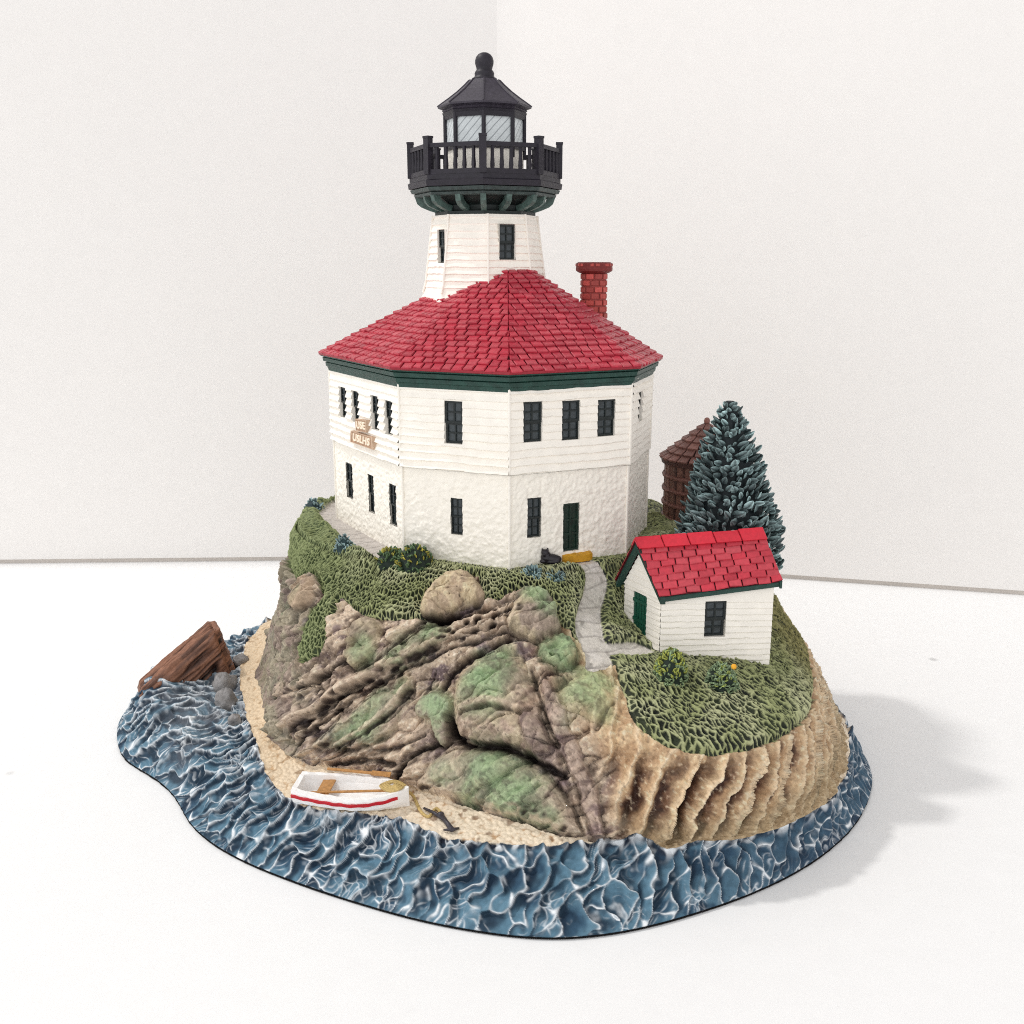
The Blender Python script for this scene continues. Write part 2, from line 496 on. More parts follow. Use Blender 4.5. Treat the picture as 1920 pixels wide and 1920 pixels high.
def smoothpoly(pts, closed=True, n=4):
    """Catmull-Rom through the points"""
    pts = np.asarray(pts, float); m = len(pts); out = []
    for i in range(m if closed else m - 1):
        g = (lambda k: pts[k % m]) if closed else (lambda k: pts[min(max(k, 0), m - 1)])
        p0, p1, p2, p3 = g(i - 1), g(i), g(i + 1), g(i + 2)
        for k in range(n):
            t = k / n
            out.append(0.5 * (2 * p1 + (p2 - p0) * t + (2 * p0 - 5 * p1 + 4 * p2 - p3) * t * t + (3 * p1 - p0 - 3 * p2 + p3) * t ** 3))
    if not closed:
        out.append(pts[-1])
    return np.array(out)

# ---- region outlines
WI = [(505,1165),(484,1183),(464,1203),(454,1235),(450,1265),(454,1300),(462,1340),(480,1390),(500,1450),(545,1500),(600,1520),(670,1528),(740,1537),(790,1555),(850,1574),
      (900,1580),(950,1584),(1050,1585),(1110,1580),(1140,1577),(1169,1574),(1194,1563),(1222,1577),(1238,1590),(1272,1590),(1307,1576),(1340,1577),(1376,1575),(1435,1561),
      (1494,1536),(1547,1505),(1579,1464),(1588,1430),(1591,1402),(1588,1375),(1579,1349)]
wi_chart = np.concatenate([ch(WI), backring(-12, 148, ROWS[7])])
RF = [(497,1185),(494,1215),(480,1260),(490,1300),(500,1340),(508,1370),(530,1405),(565,1432),(620,1440),(700,1452),(760,1470),(790,1484),(850,1502),(900,1522),(950,1540),(1000,1555),(1050,1568),(1100,1577),(1140,1584)]
rf_chart = np.concatenate([ch(RF), backring(-70, -10, ROWS[7], 0.15, 40), backring(-9, 160, ROWS[6])])
GRASS = [(557,1085),(577,1083),(596,1081),(606,1100),(610,1127),(596,1142),(585,1160),(572,1200),(566,1228),(574,1246),(590,1240),(603,1229),(618,1205),(630,1165),(642,1127),(655,1135),
         (670,1148),(690,1158),(712,1162),(750,1166),(790,1164),(840,1150),(900,1130),(918,1134),(936,1130),(955,1119),(975,1111),(1000,1112),(1024,1120),(1040,1145),(1051,1169),(1066,1190),
         (1083,1210),(1095,1240),(1100,1262),(1125,1262),(1150,1252),(1160,1280),(1172,1315),(1190,1360),(1208,1378),(1230,1392),(1260,1405),(1290,1411),(1325,1416),(1360,1415),(1395,1409),
         (1430,1398),(1462,1383),(1490,1363),(1508,1345),(1516,1325),(1520,1290),(1514,1255),(1505,1225),(1494,1185)]
gr_chart = np.concatenate([ch(GRASS), backring(-8, 180, ROWS[4], -0.1, 60)])
PATH1 = [(1050,1050),(1075,1046),(1105,1050),(1122,1056),(1137,1085),(1134,1115),(1126,1145),(1128,1175),(1134,1205),(1160,1207),(1185,1205),(1205,1212),(1226,1224),(1195,1232),(1145,1228),(1150,1252),(1125,1264),(1100,1262),(1092,1222),(1079,1185),(1081,1150),(1093,1112),(1098,1080),(1088,1064),(1060,1058)]
p1_chart = ch(PATH1)
PATH2 = [(599,966),(614,950),(637,930),(655,950),(685,970),(720,990),(752,1018),(738,1058),(704,1054),(676,1038),(650,1020),(618,990)]
p2_chart = ch(PATH2)

BIG_BOULDER = [(788,1150),(797,1120),(825,1097),(860,1080),(890,1081),(903,1105),(910,1130),(880,1140),(850,1152),(810,1165)]
sBB = sdf(smoothpoly(ch(BIG_BOULDER), True, 3), .8)
sWI, sRF, sGR, sP1, sP2 = (sdf(smoothpoly(p), 1.6) for p in (wi_chart, rf_chart, gr_chart, p1_chart, p2_chart))
big = 9.0
# beyond the band the sign still matters: fill by radius
def fill(s, poly):
    a = np.arctan2(poly[:, 1], poly[:, 0]); r = np.hypot(poly[:, 0], poly[:, 1])
    o = np.argsort(a); rr = np.interp(PHI, np.concatenate([a[o] - 2 * np.pi, a[o], a[o] + 2 * np.pi]), np.concatenate([r[o]] * 3))
    return np.where(s > 8, np.where(RHO < rr, -9, 9), s)
sWI, sRF, sGR = fill(sWI, wi_chart), fill(sRF, rf_chart), fill(sGR, gr_chart)
BPf = BP.astype(np.float32)
jn = perlin(BPf * 3.1, 3) * 0.06 + perlin(BPf * 9, 4) * 0.03
isea = (sWI + jn * 0.8) > 0
sGR = np.where(sBB < 9, np.maximum(sGR, -sBB), sGR)
igrass = ~isea & ((sGR + jn * 0.5) < 0)
ipath = igrass & (((sP1 + jn * .25) < 0) | ((sP2 + jn * .25) < 0))
igrass &= ~ipath
isand = ~isea & ~igrass & ~ipath & ((sRF + jn * 1.2) > 0)
irock = ~(isea | igrass | ipath | isand)
REG = np.select([isea, igrass, ipath, isand], [0, 1, 2, 3], 4)

H = np.zeros(NV, np.float32)
COLR = np.zeros((NV, 3), np.float32)

# ---- sea: scooped scales with raised foam-brushed ridges
s = np.nonzero(isea)[0]
P = BPf[s]
slope2 = np.stack([PHI[s] * 8.6, RHO[s], np.zeros(len(s), np.float32)], 1).astype(np.float32)
wr = np.stack([perlin(P * 1.5, 21), perlin(P * 1.5, 22), np.zeros(len(s))], 1) + 0.45 * np.stack([perlin(P * 4, 21), perlin(P * 4, 23), np.zeros(len(s))], 1)
wp = slope2 + 0.26 * wr
q = wp.copy(); q[:, 0] += 0.35 * q[:, 1]
f1, f2, rid, ov = worley(q / np.array([.34, .45, 1]), 5, 2, .95, True)
ta = .5 + 1.1 * (rid - .5) + .8 * perlin(P * .5, 40)
tilt = ov[:, 0] * np.cos(ta) + ov[:, 1] * np.sin(ta)
g1, g2, rid2 = worley((wp + 3) / np.array([.15, .2, 1]), 8, 2)
edge = f2 - f1
ang = (rid - .5) * 1.6 + .5
rip = np.sin((wp[:, 0] * np.cos(ang) + wp[:, 1] * np.sin(ang)) * 2 * np.pi / 0.09 + 2.5 * perlin(P * 3, 24))
ripm = sstep(.3, .5, rid) * sstep(.08, .3, edge) * sstep(-.35, .1, perlin(P * 1.4, 35))
swell = perlin(P * 0.8, 25)
lip = np.exp(-(sWI[s] / 0.12) ** 2)
crest = np.exp(-(edge / 0.12) ** 2)
soft = sstep(0, .24, edge)
h = 0.13 * np.minimum(f1, 1.0) ** 1.6 + 0.125 * tilt * soft + 0.05 * crest * sstep(-.2, .3, tilt) + 0.011 * rip * ripm + 0.12 * swell + 0.06 * lip * (1 + 1.6 * perlin(P * 2.2, 26)) \
    + 0.022 * np.exp(-((g2 - g1) / .16) ** 2) * sstep(-.2, .4, perlin(P * 1.3, 36)) + 0.045 * perlin(P * 4.5, 28) + .012 * perlin(P * 12, 37)
fade = sstep(0.05, 0.3, P[:, 2])
H[s] = (h - 0.09) * fade * (.55 + .45 * sstep(.1, .5, P[:, 2]))
brk = perlin(P * 7, 38)
foam = np.exp(-(edge / (0.095 + 0.035 * perlin(P * 3, 27))) ** 2) * sstep(-.15, .2, tilt + .25 * brk) * sstep(-.6, .1, perlin(P * 1.8, 29) + .5 * brk)
foam = np.maximum(foam, .45 * np.exp(-(edge / .09) ** 2) * sstep(-.1, .3, brk))
foam = np.maximum(foam, 0.6 * np.exp(-((g2 - g1) / 0.11) ** 2) * sstep(.12, .45, perlin(P * 1.3, 36) + .3 * brk))
foam = np.maximum(foam, 0.36 * sstep(.45, .95, rip) * ripm * sstep(-.3, .3, perlin(P * 5, 31)))
foam = np.maximum(foam, 0.8 * lip * sstep(.1, .45, perlin(P * 6, 32) + .1))
foam = np.maximum(foam, 0.22 * sstep(.15, .5, brk) * sstep(.1, .5, perlin(P * 2, 39)))
deep = sstep(-.1, .45, perlin(P * 1.9, 33) + 0.5 * perlin(P * 6, 34))
c = mix(lin(88, 122, 142), lin(52, 80, 102), deep)
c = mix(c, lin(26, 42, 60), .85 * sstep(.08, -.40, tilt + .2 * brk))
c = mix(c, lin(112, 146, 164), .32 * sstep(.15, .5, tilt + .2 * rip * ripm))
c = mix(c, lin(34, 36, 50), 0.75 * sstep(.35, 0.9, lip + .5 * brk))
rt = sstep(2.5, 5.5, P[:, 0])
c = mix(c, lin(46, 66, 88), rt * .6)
greyzone = sstep(1.9, .5, np.abs(P[:, 0] + 7.2) + .5 * np.abs(P[:, 1] - 2.2)) * 0.42
c = mix(c, lin(140, 140, 142), greyzone * (.6 + .4 * deep))
c = mix(c, lin(236, 240, 243), np.clip(foam * 1.1, 0, 1))
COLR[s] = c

# ---- sand
s = np.nonzero(isand)[0]
P = BPf[s]
f1, f2, rid = worley(P / 0.085, 41)
H[s] = 0.04 * (1 - np.minimum(f1, 1)) + 0.03 * perlin(P * 2, 42)
c = mix(lin(236, 220, 196), lin(188, 152, 114), sstep(.55, .95, f1) * sstep(-.1, .3, perlin(P * 3, 43) + .1))
c = mix(c, lin(120, 84, 56), 0.7 * sstep(.28, .5, perlin(P * 6, 44)) )
c = mix(c, lin(214, 184, 142), sstep(0, -2.5, P[:, 0] + 3.0) * 0.5)
COLR[s] = c

# ---- paths: grey slabs with scored joints
s = np.nonzero(ipath)[0]
P = BPf[s]
sp = np.minimum(sP1[s], sP2[s])
jx = RHO[s] * 1.0 + 0.08 * perlin(P * 2, 51)
jt = np.abs((jx / 0.42) % 1 - .5) * 0.42
near1 = sP1[s] < 0
jt2 = np.abs(((PHI[s] * 4.6 + 0.1 * perlin(P * 2, 52)) / 0.62) % 1 - .5) * 0.62
jd = np.where(near1, jt, jt2)
H[s] = -0.02 - 0.02 * np.exp(-(jd / 0.02) ** 2) + 0.012 * perlin(P * 5, 53)
c = mix(lin(216, 210, 201), lin(178, 172, 164), sstep(.1, .5, perlin(P * 7, 54)))
c = mix(c, lin(226, 220, 214), 0.6 * sstep(.1, .4, perlin(P * 2.2, 55)))
c = mix(c, lin(176, 168, 164), (~near1) * .6)
c = mix(c, lin(120, 112, 108), 0.5 * np.exp(-(jd / 0.018) ** 2))
c = mix(c, lin(212, 190, 150), sstep(-.35, .25, RHO[s] - 6.95) * near1 * 0.6)
COLR[s] = c

# ---- grass: carved tufts, dark base coat with pale green brushed on the raised net
s = np.nonzero(igrass)[0]
P = BPf[s]
low = sstep(-72, -64, np.degrees(PHI[s])) * sstep(5.4, 6.6, RHO[s])
up2 = np.stack([PHI[s] * 5.4 / 0.088, RHO[s] / 0.125, np.zeros(len(s))], 1)
lo2 = np.stack([PHI[s] * 7.0 / 0.082, RHO[s] / 0.21, np.zeros(len(s))], 1)
w2 = np.stack([perlin(P * 4.2, 61), perlin(P * 4.2, 62), np.zeros(len(s))], 1)
a1, a2, ar = worley(up2 + .9 * w2, 63, 2)
b1, b2, br = worley(lo2 + .9 * w2, 64, 2)
f1 = a1 * (1 - low) + b1 * low; ee = (a2 - a1) * (1 - low) + (b2 - b1) * low
net = np.exp(-(ee / 0.24) ** 2)
tf = perlin(P * 11, 65)
HW = np.array([(-4.42, 4.668), (-2.374, 1.29), (-0.054, 0.326), (2.524, 1.465), (3.212, 3.399)]) - HC
HWc = (HW[0] + HW[4]) / 2
sHW = sdf(np.concatenate([HW, 2 * HWc - HW[1:4]]), 1.0)[s]
edgein = sstep(0, -0.12, sGR[s]) * sstep(0, 0.1, np.minimum(sP1[s], sP2[s])) * (.15 + .85 * sstep(.05, .4, sHW))
hedge = sstep(.35, 0.05, np.abs(sP2[s] - .2)) * .09
H[s] = (0.065 + 0.105 * net + 0.02 * tf + (0.05 + .10 * sstep(-1.0, -3.5, P[:, 0])) * perlin(P * 1.6, 66)) * (0.25 + 0.75 * edgein) + hedge * (.7 + perlin(P * 2.2, 69))
brush = sstep(.42, .72, net + .30 * tf + .06)
pale = mix(lin(158, 164, 114), lin(188, 190, 148), sstep(-.2, .4, perlin(P * 1.3, 67)))
pale = mix(pale, lin(142, 152, 104), sstep(-2.2, -4.6, P[:, 0]))
pale = mix(pale, lin(146, 140, 88), low * sstep(5.2, 6.8, P[:, 0] + .5 * P[:, 1]))
base = mix(lin(28, 34, 26), lin(50, 58, 36), sstep(-.3, .3, perlin(P * 2, 68)))
base = mix(base, lin(72, 88, 50), sstep(-2.5, -4.6, P[:, 0]) * .7)
COLR[s] = mix(base, pale, brush * .95)

# ---- rock
s = np.nonzero(irock)[0]
P = BPf[s]
phd = np.degrees(PHI[s])
rightm = sstep(-75.5, -70, phd + 3 * perlin(P * 1.2, 70)) * sstep(175, 100, phd)
# strata of the left face run from lower left to upper right
d = np.array([.78, -.12, .60]); d /= np.linalg.norm(d)
al = P @ d
Q = P - d * (al * 0.84)[:, None]
strat = fbm(Q * 2.6 + 5, 4, 71, .55, True)
rough = fbm(P * 1.1, 5, 75, .55)
fine = fbm(P * 6.5, 3, 81, .6)
q1, q2, qr, qo = worley(Q * np.array([1.7, 1.7, 2.4]) + .35 * np.stack([perlin(P * 2.2, 171), perlin(P * 2.2, 172), perlin(P * 2.2, 173)], 1), 174, 3, .95, True)
fa_ = qr * 40
facet = qo[:, 0] * np.cos(fa_) + qo[:, 1] * np.sin(fa_) * .5 + qo[:, 2] * np.sin(fa_ * 1.7)
r1, r2, rr1, ro = worley(Q * 4.2 + .5 * np.stack([perlin(P * 3, 181), perlin(P * 3, 182), perlin(P * 3, 183)], 1), 184, 3, .95, True)
facet2 = ro[:, 0] * np.cos(rr1 * 50) + ro[:, 2] * np.sin(rr1 * 50)
crk = np.exp(-((q2 - q1) / .07) ** 2)
micro = fbm(P * 13, 3, 175, .6)
smask = sstep(-.35, .25, perlin(P * .9, 185))
hL = (.05 + .11 * smask) * strat + 0.13 * rough + 0.020 * fine + 0.007 * micro + .07 * (qr - .5) + .12 * facet + .055 * facet2 - .05 * crk
# right cliff: slanting flutes
ph = (PHI[s] * 9.0 - 0.62 * P[:, 2]) / 0.47 + 0.6 * perlin(P * 1.1, 84) + 0.30 * perlin(P * 3.4, 85) + .05 * perlin(P * 9, 87)
saw = ph - np.floor(ph)
fl = np.floor(ph)
amp = 0.6 + 0.4 * np.sin(fl * 2.3)
tri = np.where(saw < .22, 1 - saw / .22, (saw - .22) / .78)
vz = sstep(2.6, 1.9, P[:, 2] - 0.0) * sstep(.85, 1.2, P[:, 2]) * 1.0
hR = 0.40 * amp * (tri - .5) * (0.25 + .75 * vz) + 0.10 * fbm(P * np.array([2.2, 2.2, 1.4]), 4, 86, .6, True) * .5 + 0.05 * fine
calm = 1 - .75 * sstep(-5.0, -5.7, P[:, 0])
h = hL * calm * (1 - rightm) + hR * rightm
# colours
n1 = perlin(P * 0.9, 90); n2 = fbm(P * 2.4, 3, 91); n3 = fbm(P * 7, 3, 95)
c = mix(lin(160, 141, 130), lin(126, 110, 111), sstep(-.25, .3, n1))
c = mix(c, lin(222, 202, 174), sstep(.05, .45, n2 + .6 * strat - .2) * .85)
c = mix(c, lin(70, 52, 53), sstep(.05, .4, -n2 * .6 - .75 * strat + .10) * .85)
c = mix(c, lin(150, 112, 86), sstep(.2, .5, perlin(P * 1.6, 176)) * .5)
c = mix(c, lin(64, 46, 42), sstep(.25, .55, n3) * .5)
c = mix(c, lin(54, 38, 34), crk * .7 * sstep(-.35, .1, n2))
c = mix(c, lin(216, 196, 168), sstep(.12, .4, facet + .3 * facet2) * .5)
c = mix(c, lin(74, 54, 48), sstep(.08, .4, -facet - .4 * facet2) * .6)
c = mix(c, lin(230, 212, 190), sstep(.25, .7, micro + .5 * fine) * .35)
c = mix(c, lin(84, 66, 60), sstep(.25, .7, -micro - .5 * fine) * .4)
c = mix(c, lin(226, 208, 184), sstep(.2, .5, -n3) * .4)
leftend = sstep(-3.6, -4.9, P[:, 0])
c = mix(c, mix(lin(128, 128, 106), lin(118, 104, 98), sstep(-.2, .3, n2)), leftend * .7)
cR = mix(lin(218, 188, 150), lin(190, 156, 120), sstep(-.2, .35, n2))
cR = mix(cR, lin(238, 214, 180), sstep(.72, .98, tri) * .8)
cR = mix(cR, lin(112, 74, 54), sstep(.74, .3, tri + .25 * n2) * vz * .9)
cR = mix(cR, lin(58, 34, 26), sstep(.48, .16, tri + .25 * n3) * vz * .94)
cR = mix(cR, lin(240, 220, 190), sstep(.3, .8, micro + .4 * fine) * .5)
cR = mix(cR, lin(110, 78, 58), sstep(.3, .8, -micro - .4 * fine) * .45)
cR = mix(cR, lin(150, 136, 104), sstep(1.6, 1.0, P[:, 2]) * .5)
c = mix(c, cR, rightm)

HR = h.copy(); CRK = c
full = np.full(NV, -1, np.int64); full[s] = np.arange(len(s))
def sub(field):
    return field[s]
jr = perlin(P * 3.5, 101) * .07 + perlin(P * 10, 102) * .03
boulder_id = np.zeros(NV, np.int16)
SPOTS = [(769,1223,34,.8),(813,1188,30,.85),(740,1245,24,.5),(697,1356,42,.85),(725,1308,26,.7),(752,1288,22,.6),(650,1380,26,.5),(824,1322,32,1),(940,1267,52,.95),(909,1300,40,.8),(925,1335,30,.4),(1000,1134,28,.95),(1022,1165,24,.8),
         (1053,1223,36,1),(1107,1300,52,.85),(1075,1322,36,.5),(1130,1275,26,.4),(914,1438,46,.8),(963,1477,52,.9),(890,1490,36,.7),(1000,1512,36,.8),(1035,1540,24,.5),(846,1448,30,.45),(685,1225,30,.6),(620,1150,26,.35),(545,1150,30,.4),(570,1120,22,.3),(520,1200,30,.25)]
MOSS, MOSSD = lin(150, 182, 134), lin(92, 116, 84)
CREAM, TAUPE, DARK = lin(208, 188, 152), lin(150, 130, 118), lin(34, 24, 23)
def dome(pts, hgt, w, colA=None, colB=None, moss=0.0, groove=0.07, bid=0, mseed=0, gcol=0.8, tilt=0.0):
    """a stone standing out of the slope, outlined on the chart"""
    global HR, CRK
    poly = smoothpoly(ch(pts), True, 3)
    sd_full = sdf(poly, 0.8)
    sd = sd_full[s] + jr * .8 + .05 * (qr - .5)
    t = np.clip(-sd / w, 0, 1)
    prof = .45 * np.sqrt(np.maximum(0, 1 - (1 - t) ** 2)) + .55 * sstep(0, .55, t)
    HR = np.where(sd < 0, HR * (0.7 if hgt > .1 else .9) + hgt * prof, HR)
    cr_ = np.hypot(*poly.mean(0)); sz_ = np.ptp(np.hypot(poly[:, 0], poly[:, 1])) / 2
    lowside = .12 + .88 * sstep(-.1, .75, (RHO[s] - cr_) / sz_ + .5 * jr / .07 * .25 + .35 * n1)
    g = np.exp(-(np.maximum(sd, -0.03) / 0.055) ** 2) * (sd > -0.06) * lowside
    HR = HR - groove * g
    if colA is not None:
        m = sstep(0.02, -0.06, sd)
        cc = mix(colA, colB, sstep(-.25, .35, n2 + .3 * n3))
        CRK = mix(CRK, cc, m * (.7 if bid else .45))
    if False:
        mm = sstep(0.03, -.25, sd + .5 * jr) * sstep(.62 - moss, 1.15 - moss, .5 + perlin(P * 1.5, 110 + mseed) * .8 + .35 * n3 - .25 * np.clip((RHO[s] - cr_) / sz_, -1, 1))
        mc = mix(MOSSD, MOSS, sstep(-.4, .2, n3 + perlin(P * 2.5, 120 + mseed)))
        CRK = mix(CRK, mc, mm * .72)
    CRK = mix(CRK, DARK, g * gcol * (.6 + .4 * sstep(-.3, .2, n2)))
    if bid:
        boulder_id[(sd_full < 0.0) & irock] = bid

def crevice(pts, depth, w, dark=0.85, wob=1.0):
    global HR, CRK
    ln = smoothpoly(ch(pts), False, 4)
    dd = np.abs(sdf(ln, 0.6, False))[s]
    dd = np.abs(dd + jr * .8 * wob)
    end = 1.0
    g = np.exp(-(dd / w) ** 2)
    HR = HR - depth * 1.5 * g
    CRK = mix(CRK, DARK, np.clip(np.exp(-(dd / (w * 1.25)) ** 2) * dark * 1.1, 0, .97))

# broad slabs and mounds
dome([(640,1228),(700,1215),(760,1200),(800,1176),(836,1180),(848,1200),(822,1222),(790,1240),(740,1262),(690,1285),(640,1305),(610,1320)], .16, .3, lin(176,158,138), TAUPE, .35, .06, mseed=1)
dome([(592,1396),(630,1355),(690,1315),(765,1278),(775,1300),(755,1335),(742,1378),(700,1398),(640,1408)], .17, .3, lin(134,140,114), lin(126,112,102), .45, .07, mseed=2)
dome([(862,1268),(900,1238),(945,1228),(985,1240),(1000,1285),(1018,1340),(1042,1405),(1000,1420),(950,1400),(900,1398),(866,1385),(855,1340),(858,1300)], .34, .55, lin(188,176,140), lin(160,138,122), .42, .1, mseed=3)
dome([(788,1488),(796,1450),(830,1412),(880,1404),(930,1408),(990,1430),(1030,1456),(1062,1492),(1090,1545),(1095,1572),(1040,1560),(950,1534),(880,1512),(830,1502)], .26, .45, lin(176,166,140), lin(150,136,120), .42, .09, mseed=4)
dome([(1046,1298),(1095,1264),(1138,1270),(1152,1312),(1140,1350),(1090,1352),(1050,1330)], .14, .4, lin(218,204,158), lin(204,184,142), .36, .0, mseed=5, gcol=0)
dome([(1015,1282),(1032,1280),(1062,1330),(1090,1400),(1120,1480),(1138,1570),(1108,1574),(1082,1480),(1048,1400),(1022,1340)], .13, .13, lin(150,128,122), lin(128,108,106), 0, .05, gcol=.55)
dome([(985,1350),(1015,1345),(1045,1400),(1070,1470),(1062,1488),(1030,1450),(1000,1420)], .10, .12, lin(146,126,122), lin(122,104,104), 0, .05, gcol=.5)
# single stones
dome([(553,1138),(556,1108),(575,1090),(598,1086),(603,1110),(590,1138),(566,1148)], .08, .25, lin(186,162,134), lin(160,138,120), 0, .05, 1)
dome(BIG_BOULDER, .27, .35, lin(206,190,150), lin(170,150,122), 0, .1, 2)
dome([(652,1228),(655,1190),(672,1166),(695,1159),(715,1174),(718,1205),(701,1236),(670,1257)], .2, .26, lin(172,160,128), lin(138,126,106), .1, .08, 3, 6)
dome([(966,1122),(1000,1114),(1030,1134),(1052,1186),(1034,1200),(1010,1214),(975,1202),(953,1185),(962,1150)], .26, .3, lin(176,164,132), lin(140,126,114), .3, .09, 4, 7)
dome([(1010,1216),(1030,1197),(1055,1194),(1081,1220),(1081,1246),(1058,1264),(1015,1252)], .22, .22, lin(160,180,136), lin(170,156,126), .45, .09, 5, 8)
dome([(783,1326),(800,1305),(830,1301),(860,1317),(858,1340),(845,1398),(825,1396),(812,1352),(793,1348)], .24, .16, lin(150,160,128), lin(132,120,110), .4, .1, 6, 9)
# soft washes of green, brushed on as separate patches
for k, (px, py, rp_, st) in enumerate(SPOTS):
    cc0 = hit(px, py)
    dd = np.hypot(CP[s, 0] - cc0[0], CP[s, 1] - cc0[1]) / (rp_ * .0125)
    mk_ = sstep(1.25, .25, dd + .55 * perlin(P * 2.3, 500 + k) + .25 * n3) * st
    CRK = mix(CRK, mix(MOSSD, MOSS, sstep(-.4, .2, n3 + perlin(P * 2.5, 540))), mk_ * .75)
# fissures
crevice([(690,1252),(728,1232),(770,1190),(800,1170)], .07, .035, .7)
crevice([(600,1362),(650,1325),(700,1290),(760,1256),(800,1242),(850,1221),(900,1206),(950,1196)], .09, .04, .8)
crevice([(560,1378),(610,1335),(660,1298),(705,1270)], .09, .05, .75)
crevice([(838,1292),(848,1268),(880,1246),(920,1226),(958,1210)], .14, .06, .9)
crevice([(850,1345),(858,1378),(885,1400),(945,1403),(1005,1428),(1058,1458)], .2, .07, .95)
crevice([(752,1465),(770,1430),(800,1408),(828,1394)], .14, .06, .95)
crevice([(785,1488),(850,1506),(950,1541),(1050,1570),(1110,1582)], .05, .03, .6)
crevice([(1002,1268),(1012,1305),(1036,1372),(1052,1402)], .09, .035, .7)
crevice([(800,1168),(860,1160),(930,1142),(972,1134)], .12, .06, .8)
crevice([(792,1160),(830,1162),(880,1148),(908,1138)], .1, .05, .9)
crevice([(985,1385),(1020,1395),(1045,1402)], .05, .02, .7)
crevice([(1000,1440),(1030,1436),(1045,1444)], .05, .02, .7)
crevice([(1120,1370),(1135,1340),(1150,1320)], .06, .03, .5)
crevice([(505,1330),(540,1300),(580,1278),(640,1250)], .08, .05, .7)
crevice([(540,1440),(560,1400),(600,1370)], .07, .04, .7)
crevice([(820,1260),(800,1300),(780,1330)], .05, .025, .6)
def ledge(pts, hgt=.12, w=.07, dark=.95):
    """a sharp lip of rock with a deep shelf-crack under it"""
    global HR, CRK
    ln = smoothpoly(ch([(px - 4, py - 11) for px, py in pts]), False, 4)
    dd = np.abs(np.abs(sdf(ln, 0.6, False))[s] + jr * .7)
    g = np.exp(-(dd / (w * 1.3)) ** 2)
    HR = HR + hgt * g
    CRK = mix(CRK, lin(222, 202, 176), np.exp(-(dd / w) ** 2) * .6)
    crevice(pts, .09, w * .8, dark)
ledge([(548,1375),(585,1345),(630,1312),(700,1276)])
ledge([(565,1290),(605,1266),(660,1240)], .09, .06, .8)
ledge([(640,1402),(700,1372),(745,1332),(772,1296)], .08, .05, .85)
ledge([(720,1262),(790,1232),(850,1205),(930,1180)], .10, .06)
ledge([(690,1415),(760,1400),(800,1380)], .08, .06, .8)
ledge([(620,1440),(690,1425),(750,1432)], .07, .06, .8)
ledge([(860,1180),(910,1168),(960,1150)], .07, .05, .9)
ledge([(880,1342),(930,1330),(985,1345)], .04, .04, .5)
# pitted bands along the fissures
def pits(pts, w, dep):
    global HR, CRK
    ln = smoothpoly(ch(pts), False, 4)
    dd = np.abs(sdf(ln, 0.7, False))[s]
    m = sstep(w, w * .4, dd)
    f1, f2, r_ = worley((P - d * (al * .5)[:, None]) / .125, 131)
    q = sstep(.5, .2, f1) * m * sstep(.12, .25, r_)
    HR = HR - dep * 1.5 * q
    CRK = mix(CRK, lin(222, 202, 176), m * .55 * sstep(.45, .75, f1))
    CRK = mix(CRK, lin(44, 30, 27), q * .92)
pits([(590,1352),(650,1308),(720,1270),(760,1256)], .26, .07)
pits([(840,1200),(900,1175),(960,1165)], .35, .07)
pits([(880,1165),(960,1140)], .2, .06)
pits([(520,1300),(580,1290),(640,1285)], .3, .06)
pits([(800,1480),(830,1490)], .25, .06)
pits([(880,1520),(980,1520),(1060,1560)], .14, .03)
pits([(560,1370),(620,1400)], .2, .04)
z1, z2, zr = worley(P / .075, 141)
spk = sstep(.3, .12, z1) * sstep(.62, .75, zr) * sstep(-.1, .3, perlin(P * 1.6, 142)) * (1 - rightm * .7)
HR = HR - .02 * spk
CRK = mix(CRK, lin(44, 36, 32), spk * .75)
edgeh = sstep(.15, .55, micro + .6 * fine)
CRK = mix(CRK, np.minimum(CRK * 1.6 + .02, .85), edgeh * .3)
CRK = CRK * (np.array([.97, .945, .97])[None, :] * (1 - rightm)[:, None] + rightm[:, None] * .95)
jitc = fbm(P * 14, 2, 140)
CRK = mix(CRK, lin(58, 42, 38), sstep(.3, .6, jitc) * .35)
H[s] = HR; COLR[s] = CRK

def blur3(A):
    A = (np.roll(A, 1, 0) + 2 * A + np.roll(A, -1, 0)) / 4
    B2 = A.copy(); B2[:, 1:-1] = (A[:, :-2] + 2 * A[:, 1:-1] + A[:, 2:]) / 4
    return B2
Hs = blur3(H.reshape(NT, NS)).ravel(); Cs = blur3(COLR.reshape(NT, NS, 3)).reshape(-1, 3)
Hs2 = blur3(Hs.reshape(NT, NS)).ravel()
H = np.where(REG == 0, Hs, np.where(REG == 1, Hs, H)).astype(np.float32)
core_ = (sWI > .05)
COLR = np.where(((REG == 0) & core_)[:, None], .25 * Cs + .75 * COLR, COLR).astype(np.float32)
V = BPf + NP_.astype(np.float32) * H[:, None]
Vg = V.reshape(NT, NS, 3)
